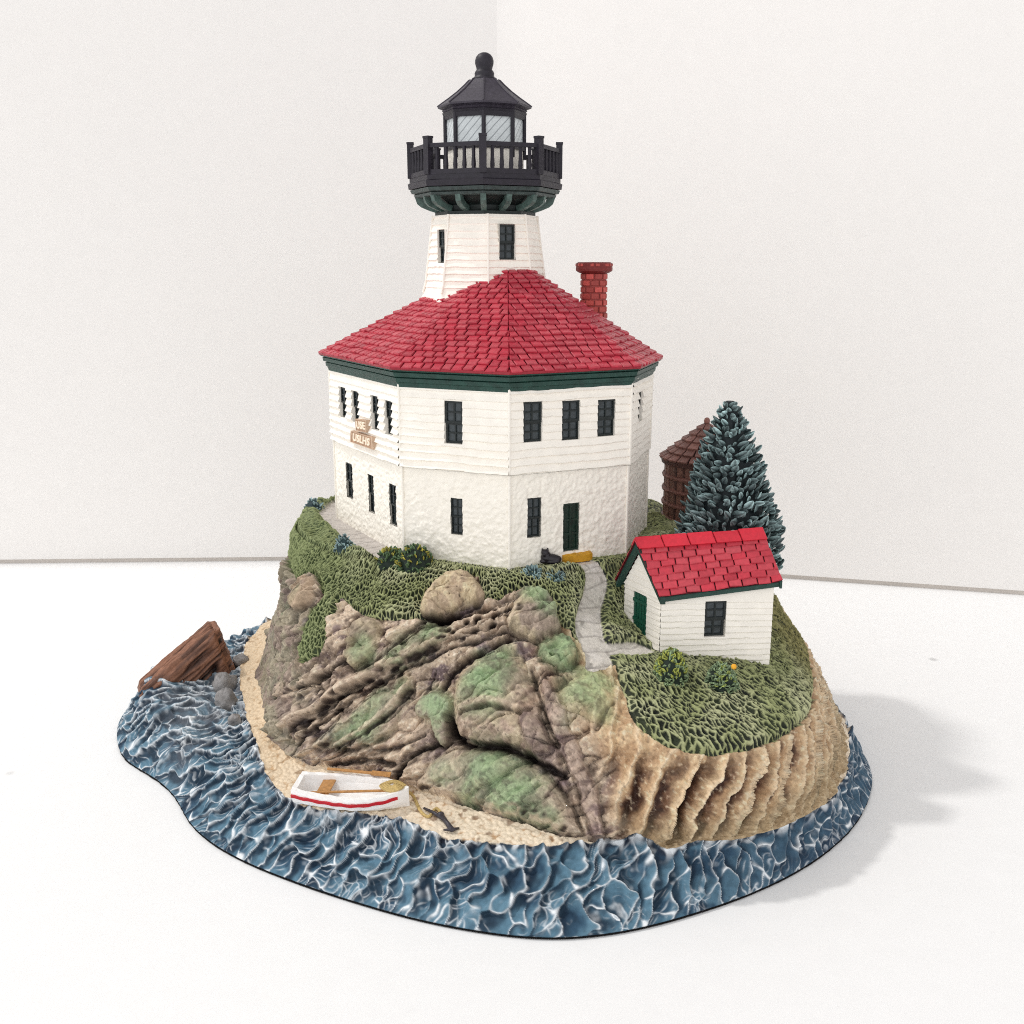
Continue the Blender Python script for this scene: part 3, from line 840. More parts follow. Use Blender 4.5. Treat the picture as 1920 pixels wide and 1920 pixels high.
# faces by region
ii, jj = np.meshgrid(np.arange(NT), np.arange(NS - 1), indexing='ij')
i2 = (ii + 1) % NT
FA = np.stack([ii * NS + jj, ii * NS + jj + 1, i2 * NS + jj + 1, i2 * NS + jj], -1).reshape(-1, 4)
fr = REG[FA[:, 0]]; fb = boulder_id[FA[:, 0]]
hidden = np.zeros(len(FA), bool)
def piece(name, mask, mat, label):
    F = FA[mask]
    u, inv = np.unique(F, return_inverse=True)
    o = mk(name, V[u], inv.reshape(-1, 4), mat, root, True, COLR[u])
    o['label'] = label
    return o
jrow = FA[:, 0] % NS
piece('sea', fr == 0, M['sea'], 'blue painted sea with scooped waves and white brushed crests')
piece('lawn', (fr == 1) & (jrow > 2), M['terrain'], 'carved green grass around the houses')
piece('footpath', (fr == 2) & (CHX.ravel()[FA[:, 0]] > 0), M['terrain'], 'grey path curving from the door down past the shed')
piece('footpath', (fr == 2) & (CHX.ravel()[FA[:, 0]] <= 0), M['terrain'], 'grey slab path along the wall with the signs')
piece('beach', fr == 3, M['terrain'], 'cream sand beach under the rowboat')
piece('cliff', (fr == 4) & (fb == 0), M['terrain'], 'brown and mossy rock slope with fluted tan face')
for k, lb in ((1, 'tan boulder under the far end of the lawn'), (2, 'large cream boulder set in the edge of the lawn'), (3, 'oval olive boulder below the lawn'),
              (4, 'mossy boulder beside the footpath'), (5, 'small green boulder at the foot of the footpath'), (6, 'green topped square boulder in the middle of the slope')):
    if ((fr == 4) & (fb == k)).sum() > 20:
        piece('boulder', (fr == 4) & (fb == k), M['terrain'], lb)

# surface lookups on the finished ground
Vz = V[:, 2]
def zat(x, y):
    d2 = (V[::3, 0] - x) ** 2 + (V[::3, 1] - y) ** 2
    k = np.argpartition(d2, 12)[:12]
    return float(Vz[::3][k].mean())

# felt pad below the rim
ft = MB()
n = 300
idx = (np.arange(n) * NT / n).astype(int)
rr_ = rim[idx]
pts = lambda off, z: [(HC[0] + (r + off + random.uniform(-.012, .012)) * math.cos(math.radians(t)), HC[1] + (r + off) * math.sin(math.radians(t)), z) for r, t in zip(rr_, TH[idx])]
ft.rings([pts(-.03, 0.002), pts(-0.01, 0.015), pts(-0.012, 0.045), pts(-.09, 0.06)], cap0=True, cap1=True)
o = ft.build('felt_pad', M['felt'], root); o['label'] = 'black felt pad under the base'

# ------------------------------------------------------------------ the house
W = np.array([(-4.42, 4.668), (-2.374, 1.29), (-0.054, 0.326), (2.524, 1.465), (3.212, 3.399)])
cen = (W[0] + W[4]) / 2
W = np.concatenate([W, 2 * cen - W[1:4]])
ZB, ZM, ZT, ZE = 4.80, 6.755, 8.52, 8.87
house_core = MB()
inn = lambda sc, z: [np.array([cen[0] + (w[0] - cen[0]) * sc, cen[1] + (w[1] - cen[1]) * sc, z]) for w in W]
house_core.rings([inn(.955, 4.4), inn(.955, ZE - .02)], cap1=True)
house = house_core.build('house', M['cream'], root)
house['label'] = 'octagonal cream house with red tiled roof'

def face_frame(k):
    a, b = W[k], W[(k + 1) % 8]
    u = (b - a); L = np.linalg.norm(u); u = u / L
    n = np.array([u[1], -u[0]])
    if np.dot(n, (a + b) / 2 - cen) < 0: n = -n
    return np.array([a[0], a[1], 0.0]), np.array([u[0], u[1], 0.0]), np.array([n[0], n[1], 0.0]), L

def panel(o, u, n, L, z0, z1, openings, disp, du, dz, rec=0.11):
    """wall skin with recessed openings: openings are (u0,u1,z0,z1)"""
    us = np.arange(0, L + du * .5, L / max(1, round(L / du))); zs = np.arange(z0, z1 + dz * .5, (z1 - z0) / max(1, round((z1 - z0) / dz)))
    us = np.unique(np.round(np.concatenate([us] + [[a, b] for a, b, _, _ in openings]), 4))
    zs = np.unique(np.round(np.concatenate([zs] + [[a, b] for _, _, a, b in openings]), 4))
    UU, ZZ = np.meshgrid(us, zs, indexing='ij')
    D = disp(UU.ravel(), ZZ.ravel()).reshape(UU.shape)
    V_ = o + u * UU[..., None] + n * D[..., None]; V_[..., 2] = ZZ
    nu, nz = UU.shape
    F = []
    uc, zc = (us[:-1] + us[1:]) / 2, (zs[:-1] + zs[1:]) / 2
    hole = np.zeros((nu - 1, nz - 1), bool)
    for a, b, c_, d_ in openings:
        hole |= ((uc > a) & (uc < b))[:, None] & ((zc > c_) & (zc < d_))[None, :]
    VL = V_.reshape(-1, 3).tolist()
    flip = np.dot(np.cross(u, (0, 0, 1)), n) < 0
    def q(a, b, c_, d_):
        F.append((d_, c_, b, a) if flip else (a, b, c_, d_))
    for i in range(nu - 1):
        for j in range(nz - 1):
            if not hole[i, j]:
                q(i * nz + j, (i + 1) * nz + j, (i + 1) * nz + j + 1, i * nz + j + 1)
    # reveals
    for i in range(nu - 1):
        for j in range(nz - 1):
            if hole[i, j]:
                for di, dj, e in ((-1, 0, ((i, j), (i, j + 1))), (1, 0, ((i + 1, j + 1), (i + 1, j))), (0, -1, ((i + 1, j), (i, j))), (0, 1, ((i, j + 1), (i + 1, j + 1)))):
                    a_, b_ = i + di, j + dj
                    if 0 <= a_ < nu - 1 and 0 <= b_ < nz - 1 and hole[a_, b_]:
                        continue
                    p1, p2 = V_[e[0]], V_[e[1]]
                    base = len(VL)
                    f1_ = o + u * us[e[0][0]] - n * rec; f1_[2] = zs[e[0][1]]
                    f2_ = o + u * us[e[1][0]] - n * rec; f2_[2] = zs[e[1][1]]
                    VL += [f1_.tolist(), f2_.tolist()]
                    q(e[0][0] * nz + e[0][1], e[1][0] * nz + e[1][1], base + 1, base)
    return VL, F

def opening(k, x0, x1, y0, y1, frame=None):
    o, u, n, L = frame or face_frame(k)
    nn = n
    p = [UP(px, py, o, nn) for px, py in ((x0, (y0 + y1) / 2), (x1, (y0 + y1) / 2), ((x0 + x1) / 2, y0), ((x0 + x1) / 2, y1))]
    uu = [np.dot(q - o, u) for q in p]
    return (min(uu[0], uu[1]), max(uu[0], uu[1]), min(p[2][2], p[3][2]), max(p[2][2], p[3][2]))

OPEN_UP = {0: [(638,650.5,726,783),(661.5,674,733,792),(697.5,711,742,806),(723,736.5,751,815)], 1: [(833.5,867.5,752,832)],
           2: [(981,1016.5,753,829),(1053.5,1087,751,825),(1120,1153,749,818)], 3: [(1196,1203,735,788)]}
OPEN_LO = {0: [(647,659,869,934),(688.5,699,891,961),(728,740.5,909,985)], 1: [(844,866,935,1003)], 2: [(990,1015.5,934,1008)], 3: []}
DOOR = (1057, 1087, 944, 1033)

def siding_disp(seed, zbase, cw=0.165, amp=0.092):
    def f(uu, zz):
        Pn = np.stack([uu * 1.1, zz * 0.9, np.full(len(uu), seed * 3.7)], 1)
        w = zz - zbase + 0.028 * perlin(Pn, 200) + 0.012 * perlin(Pn * np.array([5, 3, 1]), 201)
        k = np.floor(w / cw); t = w / cw - k
        a = 0.65 + 0.35 * np.sin(k * 12.9 + seed)
        prof = (1 - t) * a * sstep(0, .12, t) + (1 - sstep(0, .12, t)) * 0.0
        return amp * prof + 0.008 * perlin(np.stack([uu * 3, zz * 16, np.full(len(uu), seed)], 1), 202)
    return f
def stucco_disp(seed):
    def f(uu, zz):
        Pn = np.stack([uu, zz, np.full(len(uu), seed * 5.1)], 1)
        return 0.024 * perlin(Pn * 8.5, 210) + 0.020 * perlin(Pn * 17, 211)
    return f

def make_window(o, u, n, rect, parent, name='window', rows=2, depth=0.085, slide=0.0, label=None):
    a, b, c_, d_ = rect
    w_, h_ = b - a, d_ - c_
    m = MB()
    z = np.array([0, 0, 1.0])
    at = lambda uu, zz, dd: o * np.array([1, 1, 0]) + u * uu + z * zz - n * dd
    mid = c_ + h_ * .49
    t = max(.022, w_ * .11)
    for (z0, z1, dd, sh) in ((mid - t * .3, d_, depth - .045, 0), (c_, mid, depth - .015, slide)):
        A, Bq = a + sh, b + sh
        m.box(at(A + t * .3, z0 + t * .3, dd + .03), u * (w_ - t * .6), z * (z1 - z0 - t * .6), n * .012, 1)
        for x in (A, Bq - t):
            m.box(at(x, z0, dd + .03), u * t, z * (z1 - z0), n * .045, 0)
        for y in (z0, z1 - t):
            m.box(at(A + t, y, dd + .03), u * (w_ - 2 * t), z * t, n * .043, 0)
        m.box(at(A + w_ / 2 - t * .35, z0 + t, dd + .03), u * t * .7, z * (z1 - z0 - 2 * t), n * .036, 0)
        for r_ in range(1, rows):
            y = z0 + (z1 - z0) * r_ / rows
            m.box(at(A + t, y - t * .35, dd + .03), u * (w_ - 2 * t), z * t * .7, n * .034, 0)
    ob = m.build(name, [M['winframe'], M['pane']], parent)
    if label: ob['label'] = label
    return ob

for k in range(8):
    o, u, n, L = face_frame(k)
    front = k in (0, 1, 2, 3)
    ups = [opening(k, *r) for r in OPEN_UP.get(k, [])]
    los = [opening(k, *r) for r in OPEN_LO.get(k, [])]
    door = [opening(k, *DOOR)] if k == 2 else []
    VL, F = panel(o, u, n, L, ZM, ZT + .1, ups, siding_disp(k + 1, ZM), .06 if front else .2, .018 if front else .05)
    mk('siding', VL, F, M['siding'], house, False)
    VL, F = panel(o - n * .03, u, n, L, 4.5, ZM - .01, los + door, stucco_disp(k), .022 if front else .15, .022 if front else .15)
    mk('stucco_wall', VL, F, M['cream'], house, True)
    for r_ in ups: make_window(o, u, n, r_, house, slide=.01)
    for r_ in los: make_window(o - n * .03, u, n, r_, house, slide=-.01)
    for r_ in door:
        a, b, c_, d_ = r_
        m = MB(); z = np.array([0, 0, 1.0]); oo = (o - n * .03) * np.array([1, 1, 0])
        at = lambda uu, zz, dd: oo + u * uu + z * zz - n * dd
        w_, h_ = b - a, d_ - c_; t = .045
        m.box(at(a, c_, .09), u * w_, z * h_, n * .02)
        for x in (a, b - t, a + w_ / 2 - t / 2): m.box(at(x, c_, .07), u * t, z * h_, n * .03)
        for y in (c_, c_ + h_ * .33, c_ + h_ * .62, d_ - t): m.box(at(a + t, y, .07), u * (w_ / 2 - 1.5 * t), z * t, n * .026); m.box(at(a + w_ / 2 + t / 2, y, .07), u * (w_ / 2 - 1.5 * t), z * t, n * .026)
        m.box(at(b - .07, c_ + h_ * .45, .04), u * .03, z * .05, n * .03)
        m.build('door', plain('door paint', (22, 46, 36), .4, .4, .6, 1.3, 9), house)['label'] = 'dark green panelled house door'
    # corner board
for k in range(8):
    cb = MB()
    o, u, n, L = face_frame(k)
    o2, u2, n2_, L2 = face_frame((k - 1) % 8)
    nn = n + n2_; nn = nn / np.linalg.norm(nn)
    for z0, z1, off in ((ZM + .01, ZT + .08, .012), (4.55, ZM - .01, -.025)):
        p = np.array([W[k][0], W[k][1], z0]) + nn * off
        cb.tube([p, p + (0, 0, z1 - z0)], .032, 6)
    cb.build('corner_board', M['siding'], house)

# cornice: three stepped mouldings
def oct_off(d, z):
    """house outline pushed out by d"""
    out = []
    for k in range(8):
        _, u1, n1, _ = face_frame((k - 1) % 8); _, u2, n2_, _ = face_frame(k)
        A = np.array([n1[:2], n2_[:2]]); b = A @ W[k] + d
        p = np.linalg.solve(A, b); out.append(np.array([p[0], p[1], z]))
    return out
zc0 = ZT
co = MB()
prof = [(-.06, zc0 - .06), (.03, zc0 - .06), (.045, zc0 + .03), (.075, zc0 + .05), (.085, zc0 + .13), (.06, zc0 + .145), (.13, zc0 + .165), (.145, zc0 + .25), (.115, zc0 + .265), (.18, zc0 + .285), (.20, zc0 + .34), (-.1, zc0 + .345)]
co.rings([oct_off(a, z) for a, z in prof])
co.build('cornice', M['green'], house)['label'] = 'dark green stepped cornice under the roof'

# ---- tiles
def tri_tiles(m, E0, E1, A0, A1, rows, wid, n, thick=.05, base=(178, 46, 64), seed=0, gap=.012, jit=1.0):
    """rows of staggered tiles on the facet E0-E1 (eave) to A0-A1 (top)"""
    rnd = random.Random(seed)
    E0, E1, A0, A1 = (np.asarray(q, float) for q in (E0, E1, A0, A1))
    sl = np.linalg.norm((A0 + A1) / 2 - (E0 + E1) / 2)
    m.add([E0 - n * .02, E1 - n * .02, A1 - n * .02, A0 - n * .02], [(0, 1, 2, 3)] if np.dot(np.cross(E1 - E0, A0 - E0), n) > 0 else [(3, 2, 1, 0)], 0, lin(78, 16, 26))
    for r in range(rows):
        s0, s1 = r / rows, min(1, (r + 1.12) / rows)
        l0, r0 = E0 + (A0 - E0) * s0, E1 + (A1 - E1) * s0
        l1, r1 = E0 + (A0 - E0) * s1, E1 + (A1 - E1) * s1
        L0 = np.linalg.norm(r0 - l0)
        if L0 < .05: continue
        du = (r0 - l0) / L0; up = (l1 - l0) - du * np.dot(l1 - l0, du); upn = np.linalg.norm(up); up = up / upn
        lo_l, lo_r = 0.0, L0
        hi_l, hi_r = np.dot(l1 - l0, du), np.dot(r1 - l0, du)
        x = -wid * (0.5 if r % 2 else 0.0) + rnd.uniform(-.25, .25) * wid * .4
        while x < L0:
            w_ = wid * rnd.uniform(.85, 1.15)
            xa, xb = x + gap, x + w_ - gap
            x += w_
            def cl(v, a, b): return max(a, min(b, v))
            a0, b0 = cl(xa, lo_l, lo_r), cl(xb, lo_l, lo_r)
            a1, b1 = cl(xa, hi_l, hi_r), cl(xb, hi_l, hi_r)
            if b0 - a0 < .03: continue
            if b1 - a1 < .004: a1 = b1 = (a1 + b1) / 2; b1 += .004
            dz = rnd.uniform(-.012, .018) * jit; dy = rnd.uniform(-.02, .02) * jit; tw = rnd.uniform(-.015, .015) * jit
            t_lo, t_hi = thick + dz, thick * .22 + dz * .3
            ch_ = .018
            P4 = [l0 + du * a0 + up * (dy - tw), l0 + du * b0 + up * (dy + tw), l0 + du * b1 + up * upn, l0 + du * a1 + up * upn]
            T4 = [P4[0] + du * ch_ + up * ch_ + n * t_lo, P4[1] - du * ch_ + up * ch_ + n * t_lo, P4[2] - du * ch_ * .5 + n * t_hi, P4[3] + du * ch_ * .5 + n * t_hi]
            S4 = [P4[0] + n * t_lo * .6, P4[1] + n * t_lo * .6, P4[2] + n * t_hi * .3, P4[3] + n * t_hi * .3]
            v = rnd.uniform(.82, 1.16)
            bc = lin(base) * v
            tc_ = mix(bc, lin(206, 96, 104), np.array(rnd.uniform(0.05, .5)))
            cols = [bc * .75] * 4 + [bc * 1.05] * 4 + [tc_] * 4
            FF = [(8, 9, 10, 11), (4, 5, 9, 8), (5, 6, 10, 9), (7, 4, 8, 11), (0, 1, 5, 4), (1, 2, 6, 5), (3, 0, 4, 7)]
            if np.dot(np.cross(du, up), n) < 0: FF = [f[::-1] for f in FF]
            m.add(P4 + S4 + T4, FF, 0, cols)

RE = oct_off(.215, ZE)
APEX = UY(952, 478, 3.9)
rf = MB()
for k in range(8):
    E0, E1 = RE[k], RE[(k + 1) % 8]
    nn = np.cross(E1 - E0, APEX - E0); nn /= np.linalg.norm(nn)
    if nn[2] < 0: nn = -nn
    top = .86
    tri_tiles(rf, E0, E1, E0 + (APEX - E0) * top, E1 + (APEX - E1) * top, 19, .245, nn, .058, seed=k, gap=.014)
tops = [E + (APEX - E) * .86 for E in RE]
rf.add([t + (0, 0, .02) for t in tops] + [sum(tops) / 8 + np.array([0, 0, .10])], [(k, (k + 1) % 8, 8) for k in range(8)], 0, lin(150, 28, 44))
rf.rings([oct_off(.18, ZE - .045), oct_off(.222, ZE - .03), oct_off(.222, ZE + .02), oct_off(.1, ZE + .06)], col=lin(150, 28, 44))
roof = rf.build('roof', M['tile'], house, usecol=True)
roof['label'] = 'red tiled hipped roof of the octagonal house'

# signs on the far left wall
def sign(rect_px, k, txt, size, th=.05):
    o, u, n, L = face_frame(k)
    pts = [UP(px, py, o + n * .07, n) for px, py in rect_px]
    m = MB()
    c0 = sum(pts) / 4
    inner = [c0 + (p - c0) * np.array([.9, .9, .9]) for p in pts]
    up = np.array([0, 0, 1.0])
    fl = np.dot(np.cross(pts[1] - pts[0], pts[2] - pts[0]), n) < 0
    Q = [p - n * .09 for p in pts] + [p + n * th for p in pts] + [p + n * th for p in inner] + [p + n * (th - .02) for p in inner]
    F = []
    for i in range(4):
        j = (i + 1) % 4
        F += [(i, j, 4 + j, 4 + i), (4 + i, 4 + j, 8 + j, 8 + i), (8 + i, 8 + j, 12 + j, 12 + i)]
    mi = [0, 0, 0] * 4
    F.append((12, 13, 14, 15)); 
    if fl: F = [f[::-1] for f in F]
    m.add(Q, F[:-1], 1); m.add([Q[i] for i in range(12, 16)], [(0, 1, 2, 3)][::1] if not fl else [(3, 2, 1, 0)], 0)
    # raised letters
    cu = bpy.data.curves.new('t', 'FONT'); cu.body = txt; cu.size = size; cu.extrude = .012; cu.align_x = 'CENTER'; cu.align_y = 'CENTER'; cu.resolution_u = 3; cu.offset = .006
    to = bpy.data.objects.new('t', cu); COL.objects.link(to)
    dg = bpy.context.evaluated_depsgraph_get()
    me = bpy.data.meshes.new_from_object(to.evaluated_get(dg))
    bx = (pts[1] - pts[0]); wpx = np.linalg.norm(bx); bx = bx / wpx
    by = (pts[0] - pts[3]); hpx = np.linalg.norm(by); by = by / hpx
    co_ = np.array([v.co[:] for v in me.vertices])
    ext = np.abs(co_).max(0)
    co_[:, 0] *= wpx * .40 / ext[0]; co_[:, 1] *= hpx * .36 / ext[1]
    VV = [c0 + bx * q[0] + by * q[1] + n * (th - .005 + q[2]) for q in co_]
    m.add(VV, [tuple(p.vertices) for p in me.polygons], 2)
    bpy.data.objects.remove(to); bpy.data.meshes.remove(me)
    return m.build('sign', [M['sign'], M['signdark'], plain('sign letter paint', (250, 234, 212), .6, .3, .9, 1.05, 10)], house)
sign([(669,785),(690,788),(690,811),(671,807)], 0, 'USE', .2)['label'] = 'small tan name board with raised letters'
sign([(661,807),(701,820),(703,843),(660,828)], 0, 'USLHS', .2)['label'] = 'long tan name board with raised letters'

# ------------------------------------------------------------------ tower
TC = np.array([-0.62, 4.45])
zy = lambda py: UY(905, py, TC[1])[2]
rpx = lambda w, z: w / FPX * PR(np.array([TC[0], TC[1], z]))[2]
th0 = math.radians(4)
zt0, zt1 = zy(590), zy(405)
def tower_r(z):
    t = np.clip((z - zy(560)) / (zy(408) - zy(560)), -0.4, 1)
    return rpx(1, 11.5) * (115 - 19 * np.clip(t, -.4, 1) + 9 * (np.clip(.22 - t, 0, .22) / .22) ** 2)
tow_o = ngon(TC, 1.0, 0, 8, th0)
tw = MB()
towerwin = {}
def tower_face(k, openpx):
    a_, b_ = th0 + 2 * math.pi * k / 8, th0 + 2 * math.pi * (k + 1) / 8
    zs = list(np.arange(zt0, zt1, .017)); nu = 26
    # frame of the face plane at mid height
    zm = zy(460); r_ = tower_r(zm); r2 = tower_r(zm + .5)
    pa = np.array([TC[0] + r_ * math.sin(a_), TC[1] - r_ * math.cos(a_), zm]); pb = np.array([TC[0] + r_ * math.sin(b_), TC[1] - r_ * math.cos(b_), zm])
    u = (pb - pa) / np.linalg.norm(pb - pa)
    am = (a_ + b_) / 2
    pc = np.array([TC[0] + r2 * math.cos(math.pi / 8) * math.sin(am), TC[1] - r2 * math.cos(math.pi / 8) * math.cos(am), zm + .5])
    n = np.cross(u, pc - (pa + pb) / 2); n /= np.linalg.norm(n)
    if np.dot(n[:2], (math.sin(am), -math.cos(am))) < 0: n = -n
    L = np.linalg.norm(pb - pa)
    ops = []
    for px in openpx:
        ops.append(opening(0, *px, frame=(pa, u, n, L)))
    ts = np.linspace(0, 1, nu)
    for (x0, x1, z0, z1) in ops:
        ts = np.unique(np.concatenate([ts, [x0 / L, x1 / L]])); zs = np.unique(np.concatenate([zs, [z0, z1]]))
    zs = np.array(zs); TT, ZZ = np.meshgrid(ts, zs, indexing='ij')
    RRr = tower_r(ZZ)
    pxa = np.stack([TC[0] + RRr * math.sin(a_), TC[1] - RRr * math.cos(a_)], -1); pxb = np.stack([TC[0] + RRr * math.sin(b_), TC[1] - RRr * math.cos(b_)], -1)
    XY = pxa * (1 - TT[..., None]) + pxb * TT[..., None]
    dsp = siding_disp(30 + k, zt0, .155, .045)(TT.ravel() * 1.1, ZZ.ravel()).reshape(TT.shape) * sstep(zy(552), zy(535), ZZ)
    XY = XY + np.array([math.sin(am), -math.cos(am)]) * dsp[..., None]
    VV = np.concatenate([XY, ZZ[..., None]], -1); nz = len(zs)
    F = []
    tcn, zcn = (ts[:-1] + ts[1:]) / 2 * L, (zs[:-1] + zs[1:]) / 2
    for i in range(len(ts) - 1):
        for j in range(nz - 1):
            if any(x0 < tcn[i] < x1 and z0 < zcn[j] < z1 for x0, x1, z0, z1 in ops): continue
            F.append((i * nz + j, (i + 1) * nz + j, (i + 1) * nz + j + 1, i * nz + j + 1))
    tw.add(VV.reshape(-1, 3), F)
    for rct in ops:
        x0, x1, z0, z1 = rct
        for zz0, zz1, xx0, xx1 in ((z0, z0, x0, x1), (z1, z1, x0, x1), (z0, z1, x0, x0), (z0, z1, x1, x1)):
            p = pa * np.array([1, 1, 0]) + u * xx0 + np.array([0, 0, zz0]); q = pa * np.array([1, 1, 0]) + u * xx1 + np.array([0, 0, zz1])
            tw.add([p + n * .06, q + n * .06, q - n * .1, p - n * .1], [(0, 1, 2, 3)])
    return [(pa, u, np.array([n[0], n[1], 0]) / np.linalg.norm(n[:2]), r) for r in ops]
twins = []
for k in range(8):
    twins += tower_face(k, {0: [(934, 964, 421, 487)], 6: [(824.5, 838, 431, 493)]}.get(k, []))
tw.rings([ngon(TC, float(tower_r(zz)) * (.985 if zz > zy(430) or zz < zy(500) else .90), zz, 8, th0) for zz in (zt0, zy(560), zy(530), zy(501), zy(499), zy(420), zy(418), zt1)], cap1=True)
for k in range(8):
    a_ = th0 + 2 * math.pi * k / 8
    zz_ = np.linspace(zy(548), zt1, 9)
    tw.tube([np.array([TC[0] + (float(tower_r(q)) + .022) * math.sin(a_), TC[1] - (float(tower_r(q)) + .022) * math.cos(a_), q]) for q in zz_], .028, 6)
tower = tw.build('tower', M['siding'], root)
tower['label'] = 'cream clapboard tower rising through the red roof'
for (pa, u, n, r) in twins:
    make_window(pa, u, n, r, tower, depth=.045)

# ------------------------------------------------------------------ gallery
zd0, zd1 = zy(356), zy(331)
rg = rpx(144, 13)
ga = MB()
rr8 = lambda r, z, n=8, t=0.0: ngon(TC, r, z, n, t)
ga.rings([rr8(rpx(120, 12.6), zd0), rr8(rg, zd0), rr8(rg * 1.01, zy(346)), rr8(rg * .985, zy(344)), rr8(rg * .985, zd1), rr8(.3, zd1)], cap0=True, cap1=True)
gallery = ga.build('gallery', M['black'], root); gallery['label'] = 'black octagonal balcony round the lantern'
un = MB()
un.rings([rr8(rpx(90, 12), zy(410)), rr8(rpx(94, 12), zy(407)), rr8(rpx(94, 12), zy(399)), rr8(rpx(84, 12), zy(397)), rr8(rpx(86, 12), zy(388)), rr8(rpx(112, 12), zy(374)), rr8(rpx(124, 12.5), zy(371)), rr8(rpx(122, 12.6), zy(362))], cap0=True)
mo = MB()
mo.rings([rr8(rpx(126, 12.6), zy(372.5)), rr8(rpx(132, 12.6), zy(371)), rr8(rpx(134, 12.6), zy(366.5)), rr8(rpx(131, 12.6), zy(365.5)), rr8(rpx(138, 12.6), zy(364)), rr8(rpx(141, 12.6), zy(357.5)), rr8(rpx(120, 12.6), zy(357))])
mo.build('gallery_moulding', M['moulding'], gallery)
un.build('gallery_soffit', M['bracket'], gallery)
for k in range(16):
    a = math.pi * 2 * k / 16
    f = 1.0 if k % 2 == 0 else math.cos(math.pi / 8)
    e = np.array([math.sin(a), -math.cos(a)]); t = np.array([math.cos(a), math.sin(a)])
    prf = [(88, 401), (106, 395), (120, 389), (127, 383), (131, 371), (116, 371), (112, 380), (100, 386), (86, 389)]
    hw = .062
    V0 = [np.array([*(TC + e * rpx(r, 12.2) * f - t * hw), zy(y)]) for r, y in prf]
    V1 = [np.array([*(TC + e * rpx(r, 12.2) * f + t * hw), zy(y)]) for r, y in prf]
    m = MB(); nq = len(prf)
    m.add(V0 + V1, [tuple(range(nq)), tuple(range(2 * nq - 1, nq - 1, -1))] + [(i, i + nq, (i + 1) % nq + nq, (i + 1) % nq) for i in range(nq)])
    m.build('bracket', plain('bracket paint', (78, 100, 94), .5, .4, .6, 1.2, 9) if k == 0 else bpy.data.materials['bracket paint'], gallery)
rail_z, bot_z = zy(284), zy(326)
rP = rg * .965
for k in range(8):
    a0, a1 = 2 * math.pi * k / 8, 2 * math.pi * (k + 1) / 8
    p0 = np.array([TC[0] + rP * math.sin(a0), TC[1] - rP * math.cos(a0), 0]); p1 = np.array([TC[0] + rP * math.sin(a1), TC[1] - rP * math.cos(a1), 0])
    u = (p1 - p0) / np.linalg.norm(p1 - p0); L = np.linalg.norm(p1 - p0)
    r = MB()
    Z = lambda z: np.array([0, 0, z])
    r.bar(p0 + Z(rail_z), p1 + Z(rail_z), .1, .09)
    r.bar(p0 + Z(zy(331)), p1 + Z(zy(331)), .085, .1)
    for i in range(1, 6):
        p = p0 + u * (L * i / 6)
        r.tube([p + Z(zy(333)), p + Z(zy(320)), p + Z(zy(306)), p + Z(rail_z)], [.04, .055, .042, .045], 6)
    r.build('railing', M['black'], gallery, False)
    q = MB()
    d_ = p0 * np.array([1, 1, 0]) - np.array([TC[0], TC[1], 0]); d_ /= np.linalg.norm(d_); s_ = np.array([-d_[1], d_[0], 0])
    q.box(p0 + Z(zd1 - .05) - d_ * .07 - s_ * .078, d_ * .14, s_ * .156, Z(zy(270) - zd1 + .05))
    q.box(p0 + Z(zy(271)) - d_ * .08 - s_ * .088, d_ * .16, s_ * .176, Z(.045))
    q.build('post', M['black'], gallery)

# ------------------------------------------------------------------ lantern
la = MB()
rl = rpx(73, 13.8)
la.rings([rr8(rl, zd1 - .02), rr8(rl, zy(282))], cap1=True)
lantern = la.build('lantern', M['cream'], root); lantern['label'] = 'glazed lantern room with black pointed cap'
fr_ = MB()
for k in range(8):
    p = rr8(rl * 1.01, 0)[k]
    fr_.tube([p + np.array([0, 0, zy(300)]), p + np.array([0, 0, zy(215)])], .052, 6)
fr_.rings([rr8(rl * .98, zy(226)), rr8(rl * 1.04, zy(226)), rr8(rl * 1.06, zy(218)), rr8(rl * 1.09, zy(213)), rr8(rl * .9, zy(212))])
fr_.rings([rr8(rl * .98, zy(284)), rr8(rl * 1.05, zy(284)), rr8(rl * 1.05, zy(277)), rr8(rl * .98, zy(277))])
fr_.build('lantern_frame', M['black'], lantern)
for k in range(8):
    p, q = rr8(rl * .985, zy(281))[k], rr8(rl * .985, zy(281))[(k + 1) % 8]
    hgt = zy(222) - zy(281)
    nrm = np.array([(p + q)[0] / 2 - TC[0], (p + q)[1] / 2 - TC[1], 0]); nrm /= np.linalg.norm(nrm)
    Vq = [p, q, q + (0, 0, hgt), p + (0, 0, hgt), p - nrm * .04, q - nrm * .04, q - nrm * .04 + (0, 0, hgt), p - nrm * .04 + (0, 0, hgt)]
    ob = mk('pane', Vq, [(0, 1, 2, 3), (5, 4, 7, 6), (1, 5, 6, 2), (4, 0, 3, 7), (3, 2, 6, 7), (4, 5, 1, 0)], M['glass'], lantern)
    uv = ob.data.uv_layers.new(name='UV')
    uvs = [(0, 0), (1, 0), (1, 1), (0, 1)]
    for pol in ob.data.polygons:
        for li, k2 in zip(pol.loop_indices, range(4)):
            uv.data[li].uv = uvs[k2]
lr = MB()
prof = [(66, 215), (76, 213), (80, 209), (79, 207), (87.5, 204), (88, 200.5), (82, 196), (66, 184.5), (50, 172), (37, 160), (29, 151.5), (25, 149.5)]
lr.rings([rr8(rpx(r, 14.2), zy(y)) for r, y in prof], cap0=True, cap1=True)
for k in range(8):
    pts_ = [rr8(rpx(r + .6, 14.2), zy(y))[k] for r, y in prof[5:]]
    lr.tube(pts_, .018, 5)
lr.build('lantern_roof', M['blackroof'], lantern)
fi = MB()
